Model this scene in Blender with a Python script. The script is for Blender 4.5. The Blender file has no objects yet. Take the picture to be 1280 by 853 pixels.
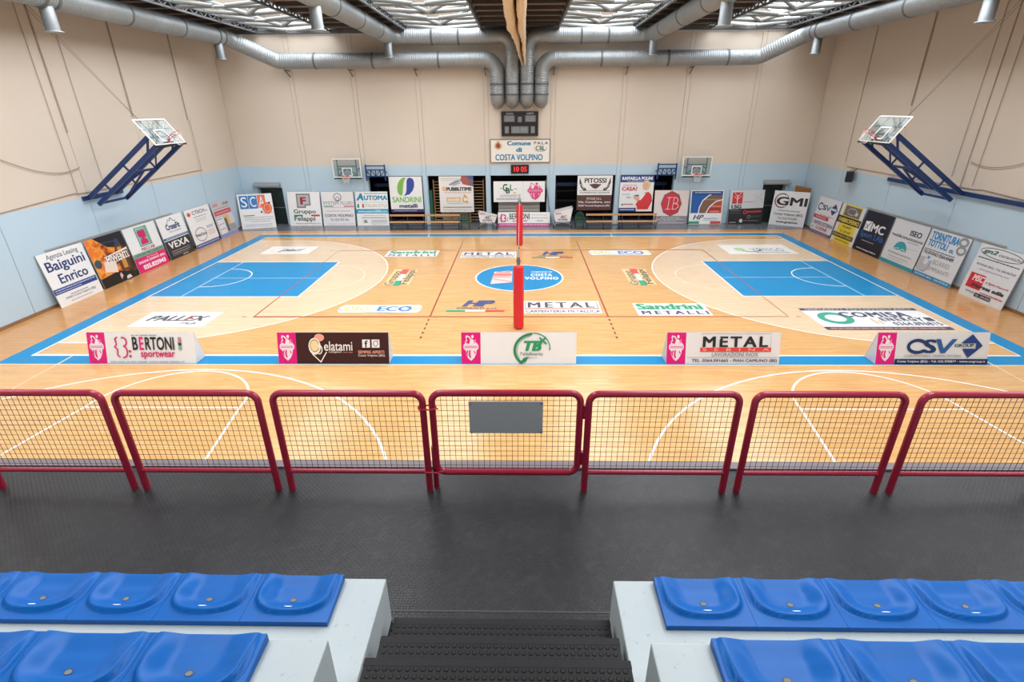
import bpy, bmesh, math, random
from mathutils import Vector, Matrix
random.seed(7)
scene = bpy.context.scene
col = scene.collection

# ------------------------------------------------------------------ camera
CAM = Vector((0.082, -20.7547, 6.3954))
F_PX, PIT, YAW, ROL = 647.73, 0.4215, -0.0194, -0.0075
def cam_dir(a, b):
    c, s = math.cos(-ROL), math.sin(-ROL)
    a, b = c*a - s*b, s*a + c*b
    c, s = math.cos(PIT), math.sin(PIT)
    y = c - s*b; z = -s - c*b
    c, s = math.cos(YAW), math.sin(YAW)
    return Vector((c*a + s*y, -s*a + c*y, z))
fwd = cam_dir(0, 0); right = (cam_dir(1, 0) - fwd).normalized(); down = (cam_dir(0, 1) - fwd).normalized()
cd = bpy.data.cameras.new('camera'); cam = bpy.data.objects.new('camera', cd); col.objects.link(cam)
cd.sensor_width = 36; cd.lens = F_PX/1280*36; cd.clip_end = 300; cd.clip_start = 0.05
m3 = Matrix((right, -down, -fwd.normalized())).transposed()
cam.matrix_world = Matrix.Translation(CAM) @ m3.to_4x4()
scene.camera = cam
# ------------------------------------------------------------------ world, light, exposure
w = bpy.data.worlds.new('sky'); scene.world = w; w.use_nodes = True
w.node_tree.nodes['Background'].inputs[0].default_value = (0.80, 0.88, 1.0, 1)
w.node_tree.nodes['Background'].inputs[1].default_value = 1.0
SKYLIGHT = 6.5
YS = -21.0            # unseen skylight end above the stands, set to balance the light
SHED = 1.7            # shed tilt added to light the left wall: rise across a 4 m bay
scene.view_settings.view_transform = 'Standard'
scene.view_settings.look = 'None'
scene.view_settings.gamma = 1
scene.view_settings.use_curve_mapping = False
scene.view_settings.exposure = 0.0
scene.cycles.max_bounces = 8
scene.cycles.diffuse_bounces = 5

# ------------------------------------------------------------------ materials
def lin(h):
    h = h.lstrip('#'); r = []
    for i in (0, 2, 4):
        v = int(h[i:i+2], 16)/255
        r.append(v/12.92 if v <= .04045 else ((v+.055)/1.055)**2.4)
    return (*r, 1)
MATS = {}
def mat(h, rough=.5, metal=0, spec=.5, name=None):
    k = (h, rough, metal, spec)
    if k not in MATS:
        m = bpy.data.materials.new(name or 'paint_'+h.lstrip('#')); m.use_nodes = True
        b = m.node_tree.nodes['Principled BSDF']
        b.inputs['Base Color'].default_value = lin(h); b.inputs['Roughness'].default_value = rough
        b.inputs['Metallic'].default_value = metal; b.inputs['Specular IOR Level'].default_value = spec
        MATS[k] = m
    return MATS[k]
class NT:
    def __init__(s, name):
        s.m = bpy.data.materials.new(name); s.m.use_nodes = True; s.t = s.m.node_tree
        s.b = s.t.nodes['Principled BSDF']
    def n(s, typ, **kw):
        x = s.t.nodes.new(typ)
        for k, v in kw.items():
            if k.startswith('i_'):
                kk = k[2:]
                x.inputs[int(kk) if kk.isdigit() else kk.replace('_', ' ')].default_value = v
            else: setattr(x, k, v)
        return x
    def l(s, a, b): s.t.links.new(a, b)
    def pos(s): return s.n('ShaderNodeNewGeometry').outputs['Position']
    def mapping(s, src, scale=(1, 1, 1), loc=(0, 0, 0)):
        mp = s.n('ShaderNodeMapping'); mp.inputs['Scale'].default_value = scale; mp.inputs['Location'].default_value = loc
        s.l(src, mp.inputs[0]); return mp.outputs[0]
    def noise(s, src, scale, detail=4, rough=.5):
        x = s.n('ShaderNodeTexNoise'); x.inputs['Scale'].default_value = scale
        x.inputs['Detail'].default_value = detail; x.inputs['Roughness'].default_value = rough
        s.l(src, x.inputs['Vector']); return x.outputs['Fac']
    def ramp(s, src, stops):
        r = s.n('ShaderNodeValToRGB'); e = r.color_ramp.elements
        while len(e) < len(stops): e.new(.5)
        for i, (p, c) in enumerate(stops):
            e[i].position = p; e[i].color = c if isinstance(c, tuple) else lin(c)
        s.l(src, r.inputs[0]); return r.outputs[0]
    def mix(s, fac, a, b, typ='MIX'):
        x = s.n('ShaderNodeMix', data_type='RGBA', blend_type=typ)
        for i, v in ((0, fac), (6, a), (7, b)):
            if hasattr(v, 'links'): s.l(v, x.inputs[i])
            else: x.inputs[i].default_value = v
        return x.outputs[2]
    def bump(s, h, strength=.2, dist=.01):
        b = s.n('ShaderNodeBump'); b.inputs['Strength'].default_value = strength; b.inputs['Distance'].default_value = dist
        s.l(h, b.inputs['Height']); s.l(b.outputs[0], s.b.inputs['Normal'])

def wood_floor(name, c1, c2, c3, rough=.2):
    t = NT(name); p = t.pos()
    br = t.n('ShaderNodeTexBrick'); br.offset = .37; br.inputs['Scale'].default_value = 1
    br.inputs['Brick Width'].default_value = .9; br.inputs['Row Height'].default_value = .075
    br.inputs['Mortar Size'].default_value = .0012; br.inputs['Mortar Smooth'].default_value = .3; br.inputs['Bias'].default_value = 0
    br.inputs['Color1'].default_value = lin(c1); br.inputs['Color2'].default_value = lin(c2); br.inputs['Mortar'].default_value = lin(c3)
    t.l(p, br.inputs['Vector'])
    n1 = t.noise(t.mapping(p, (.8, 14, 1)), 1.6, 5)
    n2 = t.noise(t.mapping(p, (2.5, 60, 1)), 1.0, 3)
    c = t.mix(t.ramp(n1, [(.35, (0, 0, 0, 1)), (.7, (.55, .55, .55, 1))]), br.outputs[0], lin(c3))
    c = t.mix(t.ramp(n2, [(.45, (0, 0, 0, 1)), (.75, (.25, .25, .25, 1))]), c, lin(c1))
    t.l(c, t.b.inputs['Base Color'])
    t.b.inputs['Roughness'].default_value = rough
    t.b.inputs['Specular IOR Level'].default_value = .45
    return t.m
M_WOOD = wood_floor('maple_parquet', '#dbb078', '#cfa268', '#b98449')
M_WOOD3 = wood_floor('pale_lacquered_parquet', '#e2cbab', '#dbc1a0', '#cbab83')
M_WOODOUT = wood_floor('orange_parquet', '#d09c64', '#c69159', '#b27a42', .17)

def wall_paint():
    t = NT('cream_and_blue_wall_paint'); p = t.pos()
    sx = t.n('ShaderNodeSeparateXYZ'); t.l(p, sx.inputs[0])
    f = t.n('ShaderNodeMapRange'); f.inputs['From Min'].default_value = 3.36; f.inputs['From Max'].default_value = 3.46
    t.l(sx.outputs['Z'], f.inputs['Value'])
    n = t.noise(p, .35, 4, .55)
    cream = t.mix(n, lin('#d9cdbd'), lin('#d0c3b2'))
    blue = t.mix(n, lin('#bcd2de'), lin('#b0c9d7'))
    t.l(t.mix(f.outputs[0], blue, cream), t.b.inputs['Base Color'])
    t.b.inputs['Roughness'].default_value = .62
    t.bump(t.noise(p, 30, 3), .05, .005)
    return t.m
M_WALL = wall_paint()
def rubber():
    t = NT('studded_black_rubber'); p = t.pos()
    n = t.noise(p, 1.1, 5, .6); n2 = t.noise(p, 14, 3)
    c = t.ramp(n, [(.3, '#141517'), (.7, '#212225')])
    c = t.mix(t.ramp(n2, [(.5, (0, 0, 0, 1)), (.8, (.25, .25, .25, 1))]), c, lin('#4c4b49'))
    t.l(c, t.b.inputs['Base Color'])
    t.l(t.ramp(n, [(.3, (.34, .34, .34, 1)), (.7, (.46, .46, .46, 1))]), t.b.inputs['Roughness'])
    sx = t.n('ShaderNodeSeparateXYZ'); t.l(t.mapping(p, (2*math.pi/.044,)*3), sx.inputs[0])
    def m(op, a, b=None):
        q = t.n('ShaderNodeMath', operation=op)
        for i, v in enumerate((a, b)):
            if v is None: continue
            if hasattr(v, 'links'): t.l(v, q.inputs[i])
            else: q.inputs[i].default_value = v
        return q.outputs[0]
    h = m('MULTIPLY', m('SINE', sx.outputs['X']), m('SINE', sx.outputs['Y']))
    h = m('MINIMUM', m('MAXIMUM', m('MULTIPLY', h, 3), -.2), 1)
    t.bump(h, .55, .006); t.b.inputs['Specular IOR Level'].default_value = .38
    return t.m
M_RUB = rubber()
def concrete():
    t = NT('painted_pale_concrete'); p = t.pos()
    n = t.noise(p, 3, 6, .6); n2 = t.noise(p, 26, 5, .7)
    c = t.mix(n, lin('#a4b0b3'), lin('#b4bcbb'))
    c = t.mix(t.ramp(n2, [(.62, (0, 0, 0, 1)), (.72, (.8, .8, .8, 1))]), c, lin('#8f8a7e'))
    t.l(c, t.b.inputs['Base Color']); t.b.inputs['Roughness'].default_value = .75
    t.bump(n2, .15, .004); return t.m
M_CONC = concrete()
def galv():
    t = NT('galvanised_steel_duct'); p = t.pos()
    n = t.noise(p, 1.3, 4)
    t.l(t.mix(n, lin('#8d9496'), lin('#a8adae')), t.b.inputs['Base Color'])
    t.b.inputs['Metallic'].default_value = .6; t.b.inputs['Roughness'].default_value = .48
    return t.m
M_GALV = galv()
def noisy(name, a, b, sc, rough=.6, metal=0, bump=0):
    t = NT(name); p = t.pos(); n = t.noise(p, sc, 5, .6)
    t.l(t.mix(n, lin(a), lin(b)), t.b.inputs['Base Color']); t.b.inputs['Roughness'].default_value = rough
    t.b.inputs['Metallic'].default_value = metal
    if bump: t.bump(n, bump, .03)
    return t.m
M_RUBP = noisy('plain_black_rubber', '#0f0f10', '#1a1a1b', 8, .55)
M_RUBP.node_tree.nodes['Principled BSDF'].inputs['Specular IOR Level'].default_value = .25
M_LINO = noisy('grey_linoleum', '#63666b', '#707378', 2, .22)
M_CURT = noisy('tan_curtain_cloth', '#f0dcc0', '#dcc19c', 9, .9, 0, .5)
M_DECK = noisy('brown_roof_deck', '#463b34', '#574a42', 2.5, .8)
M_PURL = noisy('dark_purlin_steel', '#3c3835', '#4c4743', 3, .7)
M_PURL2 = noisy('tan_purlin', '#7a6656', '#8a7462', 3, .7)
M_TUBE = noisy('white_enamel_tube', '#747876', '#828684', 4, .4)
M_GABLE = noisy('beige_skylight_kerb', '#6b6156', '#786d61', 3, .8)
M_STEELG = noisy('grey_painted_steel', '#54575a', '#626567', 4, .5)
M_RED = noisy('dark_red_enamel_pipe', '#971d37', '#a2243e', 5, .28)
M_BLUE = noisy('deep_blue_enamel', '#0b2c5c', '#10366c', 5, .4)
M_SEAT = noisy('glossy_blue_plastic', '#00539c', '#005ba8', 6, .36)
M_SEAT.node_tree.nodes['Principled BSDF'].inputs['Specular IOR Level'].default_value = .22
M_PINE = noisy('varnished_pine', '#b58a5c', '#c49a6b', 7, .4)
M_DARKWOOD = noisy('ladder_wood', '#a3703f', '#b5814d', 7, .5)
M_DARK = noisy('shaded_store_plaster', '#2b2c2e', '#36373a', 2, .9)  # store wall colour, darkened partly to stand in for the missing light
M_CHROME = mat('#b9bcbe', .3, 1, name='chrome')
M_BLACKM = mat('#1d1e20', .45, name='black_enamel')
def poster_fire():
    t = NT('fire_poster_print'); tc = t.n('ShaderNodeTexCoord').outputs['Generated']
    n = t.noise(tc, 3.2, 6, .65)
    sx = t.n('ShaderNodeSeparateXYZ'); t.l(tc, sx.inputs[0])
    q = t.n('ShaderNodeMath', operation='MULTIPLY_ADD'); t.l(sx.outputs['X'], q.inputs[0]); q.inputs[1].default_value = -.2; t.l(n, q.inputs[2])
    t.l(t.ramp(q.outputs[0], [(.18, '#14110f'), (.30, '#4a2412'), (.38, '#d8691a'), (.46, '#f2a53c'), (.54, '#e9772a')]), t.b.inputs['Base Color'])
    t.b.inputs['Roughness'].default_value = .35
    return t.m
M_FIRE = poster_fire()
def emit(h, s, name):
    t = NT(name); t.b.inputs['Base Color'].default_value = lin(h)
    t.b.inputs['Emission Color'].default_value = lin(h); t.b.inputs['Emission Strength'].default_value = s
    return t.m
M_SKY = emit('#f4f8ff', SKYLIGHT, 'daylit_skylight_glazing')
M_LED = emit('#ff2a38', 1.3, 'red_led')
def glass():
    t = NT('clear_acrylic'); t.b.inputs['Base Color'].default_value = (.22, .3, .29, 1)
    t.b.inputs['Roughness'].default_value = .06
    t.b.inputs['Alpha'].default_value = .3
    return t.m
M_GLASS = glass()
def netm():
    t = NT('knotted_net_cord'); t.b.inputs['Base Color'].default_value = lin('#20242a'); return t.m
M_NET = netm()

# ------------------------------------------------------------------ mesh builder
class MB:
    def __init__(s): s.v = []; s.f = []; s.mi = []; s.sm = []; s.mats = []
    def slot(s, m):
        if m not in s.mats: s.mats.append(m)
        return s.mats.index(m)
    def add(s, vs, fs, m=None, smooth=False):
        o = len(s.v); s.v += [tuple(v) for v in vs]
        k = s.slot(m) if m else 0
        for f in fs: s.f.append([i+o for i in f]); s.mi.append(k); s.sm.append(smooth)
        return s
    def box(s, a, b, m=None):
        (x0, y0, z0), (x1, y1, z1) = a, b
        vs = [(x0,y0,z0),(x1,y0,z0),(x1,y1,z0),(x0,y1,z0),(x0,y0,z1),(x1,y0,z1),(x1,y1,z1),(x0,y1,z1)]
        return s.add(vs, [(3,2,1,0),(4,5,6,7),(0,1,5,4),(1,2,6,5),(2,3,7,6),(3,0,4,7)], m)
    def bar(s, p, q, wd, hd=None, m=None, up=(0, 0, 1)):
        p, q = Vector(p), Vector(q); hd = hd or wd; d = (q-p).normalized()
        u = Vector(up)
        if abs(d.dot(u)) > .98: u = Vector((0, 1, 0))
        a = d.cross(u).normalized()*wd/2; b = a.normalized().cross(d).normalized()*hd/2
        vs = [p-a-b, p+a-b, p+a+b, p-a+b, q-a-b, q+a-b, q+a+b, q-a+b]
        return s.add(vs, [(0,1,2,3),(7,6,5,4),(4,5,1,0),(5,6,2,1),(6,7,3,2),(7,4,0,3)], m)
    def tube(s, pts, r, seg=12, m=None, caps=True, closed=False, radii=None):
        P = [Vector(p) for p in pts]; n = len(P); T = []
        for i in range(n):
            a = P[(i-1) % n] if (closed or i > 0) else P[i]; b = P[(i+1) % n] if (closed or i < n-1) else P[i]
            T.append((b-a).normalized())
        u = Vector((0, 0, 1)) if abs(T[0].z) < .9 else Vector((1, 0, 0))
        nrm = (u - T[0]*u.dot(T[0])).normalized(); vs = []
        for i in range(n):
            nrm = (nrm - T[i]*nrm.dot(T[i])).normalized(); bi = T[i].cross(nrm)
            rr = radii[i] if radii else r
            for k in range(seg):
                t = 2*math.pi*k/seg; vs.append(P[i] + (nrm*math.cos(t) + bi*math.sin(t))*rr)
        fs = []
        for i in range(n if closed else n-1):
            j = (i+1) % n
            for k in range(seg):
                l = (k+1) % seg; fs.append((i*seg+k, i*seg+l, j*seg+l, j*seg+k))
        s.add(vs, fs, m, True)
        if caps and not closed:
            s.add(vs[:seg], [tuple(range(seg))[::-1]], m); s.add(vs[-seg:], [tuple(range(seg))], m)
        return s
    def prism(s, pts, z0, z1, m=None):
        n = len(pts)
        vs = [(x, y, z0) for x, y in pts] + [(x, y, z1) for x, y in pts]
        return s.add(vs, [tuple(range(n))[::-1], tuple(range(n, 2*n))] + [(i, (i+1) % n, n+(i+1) % n, n+i) for i in range(n)], m)
    def flat(s, pts, z, m=None):
        return s.add([(x, y, z) for x, y in pts], [tuple(range(len(pts)))], m)
    def ribbon(s, pts, wd, z, m=None, closed=False):
        P = [Vector((x, y)) for x, y in pts]; n = len(P); vs = []
        for i in range(n):
            a = P[(i-1) % n] if closed or i else P[i]; b = P[(i+1) % n] if closed or i < n-1 else P[i]
            d = (b-a).normalized(); nn = Vector((-d.y, d.x))*wd/2
            if closed or 0 < i < n-1:
                d1 = (P[i]-P[(i-1) % n]).normalized(); c = max(.35, d.dot(d1)); nn /= c
            vs += [(P[i].x+nn.x, P[i].y+nn.y, z), (P[i].x-nn.x, P[i].y-nn.y, z)]
        fs = []
        for i in range(n if closed else n-1):
            j = (i+1) % n; fs.append((2*i+1, 2*j+1, 2*j, 2*i))
        return s.add(vs, fs, m)
    def build(s, name, m=None, parent=None):
        me = bpy.data.meshes.new(name); me.from_pydata(s.v, [], s.f)
        if m and not s.mats: s.mats = [m]
        for x in s.mats: me.materials.append(x)
        if any(s.mi): me.polygons.foreach_set('material_index', s.mi)
        me.polygons.foreach_set('use_smooth', s.sm)
        me.update()
        o = bpy.data.objects.new(name, me); col.objects.link(o)
        if parent: o.parent = parent
        return o
def arc(cx, cy, rx, ry, a0, a1, n=24):
    return [(cx+rx*math.cos(math.radians(a0+(a1-a0)*i/n)), cy+ry*math.sin(math.radians(a0+(a1-a0)*i/n))) for i in range(n+1)]
def fillet(pts, r, n=8):
    P = [Vector(p) for p in pts]; out = [P[0]]
    for i in range(1, len(P)-1):
        a = (P[i-1]-P[i]); b = (P[i+1]-P[i]); la, lb = a.length, b.length; a.normalize(); b.normalize()
        ang = a.angle(b); d = min(r/math.tan(ang/2), la*.48, lb*.48); rr = d*math.tan(ang/2)
        c = P[i] + (a+b).normalized()*(rr/math.sin(ang/2)); s0 = P[i]+a*d - c; s1 = P[i]+b*d - c
        for k in range(n+1):
            out.append(c + s0.normalized().slerp(s1.normalized(), k/n)*s0.length if s0.length > 1e-6 else P[i])
    out.append(P[-1]); return out
def tag(o, label=None, cat=None, group=None, kind=None):
    if label: o['label'] = label
    if cat: o['category'] = cat
    if group: o['group'] = group
    if kind: o['kind'] = kind
    return o
def empty(name, loc=(0, 0, 0), rz=0, parent=None):
    o = bpy.data.objects.new(name, None); col.objects.link(o); o.location = loc; o.rotation_euler.z = rz
    o.empty_display_size = .2
    if parent: o.parent = parent
    return o
def copy_tree(o, parent=None):
    c = o.copy(); col.objects.link(c); c.parent = parent
    for ch in list(o.children): copy_tree(ch, c)
    return c
def struct(o, label=None): return tag(o, label, kind='structure')

# ------------------------------------------------------------------ text
TXT = {}
def text_geo(st, bold=0.0, spacing=1.0):
    k = (st, spacing)
    if k not in TXT:
        cu = bpy.data.curves.new('t', 'FONT'); cu.body = st; cu.resolution_u = 3; cu.fill_mode = 'FRONT'
        cu.space_character = spacing; cu.size = 1
        ob = bpy.data.objects.new('t', cu); col.objects.link(ob)
        dg = bpy.context.evaluated_depsgraph_get(); me = ob.evaluated_get(dg).to_mesh()
        vs = [(v.co.x, v.co.y) for v in me.vertices]; fs = [tuple(p.vertices) for p in me.polygons]
        ob.evaluated_get(dg).to_mesh_clear(); bpy.data.objects.remove(ob); bpy.data.curves.remove(cu)
        TXT[k] = (vs, fs)
    return TXT[k]
def put_text(mb, st, x0, y0, x1, y1, z, m, bold=0, shear=0, spacing=1.0):
    vs, fs = text_geo(st, bold, spacing)
    if not vs: return
    if shear: vs = [(x+shear*y, y) for x, y in vs]
    a = min(x for x, _ in vs); b = max(x for x, _ in vs); c = min(y for _, y in vs); d = max(y for _, y in vs)
    a, b, c, d = a-bold, b+bold, c-bold*.6, d+bold*.6         # heavier weight: the same glyphs overprinted slightly shifted
    for i, (sx, sy) in enumerate(((0, 0), (-1, -.6), (1, .6), (-1, .6), (1, -.6)) if bold > .008 else ((0, 0),)):
        mb.add([(x0+(x+sx*bold-a)/(b-a)*(x1-x0), y0+(y+sy*bold-c)/(d-c)*(y1-y0), z+i*.00003) for x, y in vs], fs, m)

def draw(parent, W, H, elems, z0=.0015, dz=.0009, rough=.4):
    """printed matter on a face: elems in 0..1 units of the face, origin bottom left, face centred on local x"""
    art, small = MB(), MB(); n_band = 0
    X = lambda u: (u-.5)*W
    Y = lambda v: v*H
    for i, e in enumerate(elems):
        z = z0 + dz*i; k = e[0]; m = e[-1] if not isinstance(e[-1], (str, dict)) else None
        if k == 'T':                                  # T, string, x0,y0,x1,y1, colour, [opts]
            o = e[7] if len(e) > 7 else {}; let = MB()
            put_text(let, e[1], X(e[2]), Y(e[3]), X(e[4]), Y(e[5]), z, mat(e[6], rough), o.get('b', .012), o.get('s', 0), o.get('sp', 1.0))
            let.build('lettering', None, parent)
        elif k == 'R':
            t = MB() if (e[3]-e[1])*(e[4]-e[2]) > .03 else art
            t.flat([(X(e[1]), Y(e[2])), (X(e[3]), Y(e[2])), (X(e[3]), Y(e[4])), (X(e[1]), Y(e[4]))], z, m or mat(e[5], rough))
            if t is not art: t.build('colour_band', None, parent)
        elif k == 'P': art.flat([(X(a), Y(b)) for a, b in e[1]], z, m or mat(e[2], rough))
        elif k == 'D': art.flat([(X(a), Y(b)) for a, b in arc(e[1], e[2], e[3], e[4], 0, 360, 28)[:-1]], z, m or mat(e[5], rough))
        elif k == 'A':                                # A, cx,cy,rx,ry,a0,a1,width(m),colour
            c = abs(e[6]-e[5]) >= 360; p = [(X(a), Y(b)) for a, b in arc(*e[1:7], 28)]
            art.ribbon(p[:-1] if c else p, e[7], z, mat(e[8], rough), c)
        elif k == 'L': art.ribbon([(X(a), Y(b)) for a, b in e[1]], e[2], z, mat(e[3], rough))
        elif k == 'B':                                # row of small print too fine to read: strips
            x0, y0, x1, y1, c = e[1:6]; x = x0; y0, y1 = y0+(y1-y0)*.15, y1-(y1-y0)*.15
            while x < x1 - .01:
                q = min(x1, x + random.uniform(.03, .1)); small.flat([(X(x), Y(y0)), (X(q), Y(y0)), (X(q), Y(y1)), (X(x), Y(y1))], z, mat(c, rough)); x = q + .009
    if art.v: art.build('emblem', None, parent)
    if small.v: tag(small.build('small_print', None, parent), kind='stuff')

def frame_empty(name, BL, BR, TM, parent=None):
    BL, BR, TM = Vector(BL), Vector(BR), Vector(TM)
    mid = (BL+BR)/2; X = (BR-BL).normalized(); U = TM-mid; U = (U - X*U.dot(X)); H = U.length; U.normalize(); N = X.cross(U)
    e = empty(name, parent=parent)
    e.matrix_world = Matrix.Translation(mid) @ Matrix((X, U, N)).transposed().to_4x4()
    return e, (BR-BL).length, H
def board(name, label, BL, BR, TM, base, elems, group=None, cat='advertising board', th=.03):
    e, W, H = frame_empty(name, BL, BR, TM)
    tag(e, label, cat, group)
    pm = base if not isinstance(base, str) else mat(base, .35)
    edge = mat('#a9abab', .5)
    mb = MB(); mb.box((-W/2, 0, -th), (W/2, H, -.0005), edge); mb.flat([(-W/2, 0), (W/2, 0), (W/2, H), (-W/2, H)], .0002, pm)
    mb.build('panel', None, e)
    draw(e, W, H, elems)
    return e

# ================================================================== STRUCTURE
XL, XR, YB, YF, ZW, ZR = -16.6, 16.7, 11.0, -24.0, 10.15, 10.5
BAYS = (-12.0, -4.0, 4.0, 12.0)
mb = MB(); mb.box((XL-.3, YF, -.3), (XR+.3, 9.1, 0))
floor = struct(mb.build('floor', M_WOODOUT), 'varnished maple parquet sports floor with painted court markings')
mb = MB(); mb.box((XL-.3, 9.1, -.3), (XR+.3, 16, 0))
struct(mb.build('floor_rear', M_LINO), 'grey linoleum strip along the back wall')

# --- painted court: zones then lines then stickers, all thin layers on the floor
def on_floor(name, fn, m):
    b = MB(); fn(b); return b.build(name, m, floor)
WHITE, REDL, BLUEP = mat('#eceae4', .3), mat('#a34a34', .35), mat('#0080b4', .34, 0, .28, name='blue_court_paint')
BLUEK = mat('#0083b8', .32, 0, .28, name='blue_key_paint')
on_floor('court_field', lambda b: b.flat([(-14, -7.5), (14, -7.5), (14, 7.5), (-14, 7.5)], .0012), M_WOOD)
on_floor('near_field', lambda b: b.flat([(-14.58, -16.5), (14.58, -16.5), (14.58, -8.06), (-14.58, -8.06)], .0012), M_WOOD)
for s in (-1, 1):
    cx = s*12.425
    pts = [(s*14, -6.65)] + [(cx - s*6.75*math.cos(a), 6.75*math.sin(a)) for a in [(-80.5 + 161*i/40)*math.pi/180 for i in range(41)]] + [(s*14, 6.65)]
    on_floor('three_point_area', lambda b: b.flat(pts if s < 0 else pts[::-1], .002), M_WOOD3)
    on_floor('three_point_line', lambda b: b.ribbon(pts, .055, .0042), WHITE)
    k0, k1 = sorted((s*13.97, s*8.3))
    on_floor('painted_key', lambda b: b.flat([(k0, -2.42), (k1, -2.42), (k1, 2.4), (k0, 2.4)], .003), BLUEK)
    on_floor('key_line', lambda b: b.ribbon([(s*13.97, -2.43), (s*8.3, -2.43), (s*8.3, 2.41), (s*13.97, 2.41)], .06, .0045), WHITE)
    on_floor('free_throw_arc', lambda b: b.ribbon([(s*8.3 - s*1.78*math.cos(a), 1.78*math.sin(a)) for a in [(-90+180*i/30)*math.pi/180 for i in range(31)]], .05, .0045), mat('#e3d5c2', .3))
    on_floor('no_charge_arc', lambda b: b.ribbon([(s*12.75, -1.25)] + [(s*12.6 - s*1.25*math.cos(a), 1.25*math.sin(a)) for a in [(-90+180*i/24)*math.pi/180 for i in range(25)]] + [(s*12.75, 1.25)], .05, .0045), WHITE)
    on_floor('backboard_line', lambda b: b.ribbon([(s*12.76, -2.4), (s*12.76, 2.38)], .04, .0046), mat('#b9d8ea', .3))
    on_floor('key_centre_line', lambda b: b.ribbon([(s*12.76, -.08), (s*8.33, -.1)], .04, .0047), mat('#b9d8ea', .3))
    # cross court in front of the stands
    c = s*8.42
    on_floor('practice_arc', lambda b: b.ribbon(arc(c, -14.65, 6.25, 6.25, 158, 22, 40), .055, .0042), WHITE)
    on_floor('practice_key', lambda b: b.ribbon([(c-2.35, -13.6), (c-1.86, -10.35)] + arc(c, -10.35, 1.86, 1.86, 180, 0, 28)[1:] + [(c+2.35, -13.6)], .055, .0043), WHITE)
    on_floor('practice_line', lambda b: b.ribbon([(c-1.86, -10.35), (c+1.86, -10.35)], .05, .0044), mat('#cfd6dc', .3))
    on_floor('practice_sideline', lambda b: b.ribbon([(s*12.8, -7.58), (s*12.8, -15)], .05, .0044), mat('#e2c49c', .3))
def ring(x, y, d):
    return [[(-x, -y), (x, -y), (x+d, -y-d), (-x-d, -y-d)], [(x, -y), (x, y), (x+d, y+d), (x+d, -y-d)],
            [(x, y), (-x, y), (-x-d, y+d), (x+d, y+d)], [(-x, y), (-x, -y), (-x-d, -y-d), (-x-d, y+d)]]
for q in ring(14, 7.5, .58): on_floor('border_band', lambda b: b.flat(q[::-1], .003), BLUEP)
on_floor('boundary_line', lambda b: b.ribbon([(-14, -7.5), (14, -7.5), (14, 7.5), (-14, 7.5)], .06, .0048, None, True), WHITE)
on_floor('edge_line', lambda b: b.ribbon([(-14.6, -8.1), (14.6, -8.1)], .05, .0049), mat('#e8cfa4', .3))
on_floor('edge_line', lambda b: b.flat([(-14.6, 8.15), (14.6, 8.15), (14.6, 8.5), (-14.6, 8.5)], .0036), mat('#cdb493', .3))
on_floor('volleyball_line', lambda b: b.ribbon([(-9, -4.5), (9, -4.5), (9, 4.5), (-9, 4.5)], .05, .0052, None, True), REDL)
for s in (-1, 1):
    on_floor('attack_line', lambda b: b.ribbon([(s*3, -4.5), (s*3, 4.5)], .06, .0054), REDL)
    for sy in (-1, 1):
        for k in range(5): on_floor('attack_dash', lambda b: b.ribbon([(s*3, sy*(4.72+.36*k)), (s*3, sy*(4.87+.36*k))], .06, .0054), mat('#6d3526', .35))
        on_floor('service_mark', lambda b: b.ribbon([(s*9.25, sy*4.5), (s*9.4, sy*4.5)], .05, .0054), REDL)
    on_floor('team_line_mark', lambda b: b.ribbon([(s*5.05, 7.5), (s*5.05, 8.1)], .05, .0056), WHITE)
on_floor('centre_circle', lambda b: b.flat(arc(0, 0, 1.8, 1.8, 0, 360, 64)[:-1], .006), BLUEK)
on_floor('centre_circle_line', lambda b: b.ribbon(arc(0, 0, 1.8, 1.8, 0, 360, 64)[:-1], .07, .0068, None, True), WHITE)

def sticker(label, x0, y0, x1, y1, base, elems, z=.0075, turn=False, outline=None):
    if turn: e, W, H = frame_empty('floor_sticker', ((x1), y0, z), ((x1), y1, z), (x0, (y0+y1)/2, z))
    else: e, W, H = frame_empty('floor_sticker', (x0, y0, z), (x1, y0, z), ((x0+x1)/2, y1, z))
    e['label'] = label
    if base:
        b = MB(); p = outline or [(0, 0), (1, 0), (1, 1), (0, 1)]
        b.flat([((u-.5)*W, v*H) for u, v in p], 0, mat(base, .3)); b.build('vinyl_sheet', None, e)
    draw(e, W, H, elems, rough=.3)
    e.parent = floor
pill = [(.06+.055*math.cos(math.radians(a)), .5+.5*math.sin(math.radians(a))) for a in range(90, 271, 15)] + [(.94+.055*math.cos(math.radians(a)), .5+.5*math.sin(math.radians(a))) for a in range(-90, 91, 15)]
G, R_, NV = '#1f9a6c', '#d8443c', '#2b3566'
sticker('white sticker with dark grey slanted lettering near the left key', -12.75, -5.4, -10.25, -4.05, '#eceae6', [
    ('T', 'PALLEX', .1, .38, .9, .74, '#43464d', {'b': .04, 's': .25}), ('L', [(.62, .42), (.67, .62), (.71, .5)], .07, '#cc4438'), ('T', 'ITALIA', .62, .16, .84, .3, '#43464d', {'b': .02, 's': .25})])
ECO = [('A', .5, .5, .485, .45, 0, 360, .035, '#4a669c'), ('T', 'IDRO', .07, .22, .36, .78, '#d6cf4c', {'b': .03}), ('T', 'EL', .37, .2, .45, .5, '#d9d262'),
       ('D', .91, .5, .05, .35, '#f0ecb0'), ('T', 'ECO', .47, .2, .88, .8, '#2f7fc0', {'b': .04})]
sticker('white rounded sticker with yellow and blue letters on the near left half', -6.35, -4.12, -3.4, -3.36, '#f1f1ea', ECO, outline=pill)
sticker('white rounded sticker with yellow and blue letters on the far right half', 3.35, 3.5, 6.35, 4.42, '#f1f1ea', ECO, outline=pill)
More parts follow.
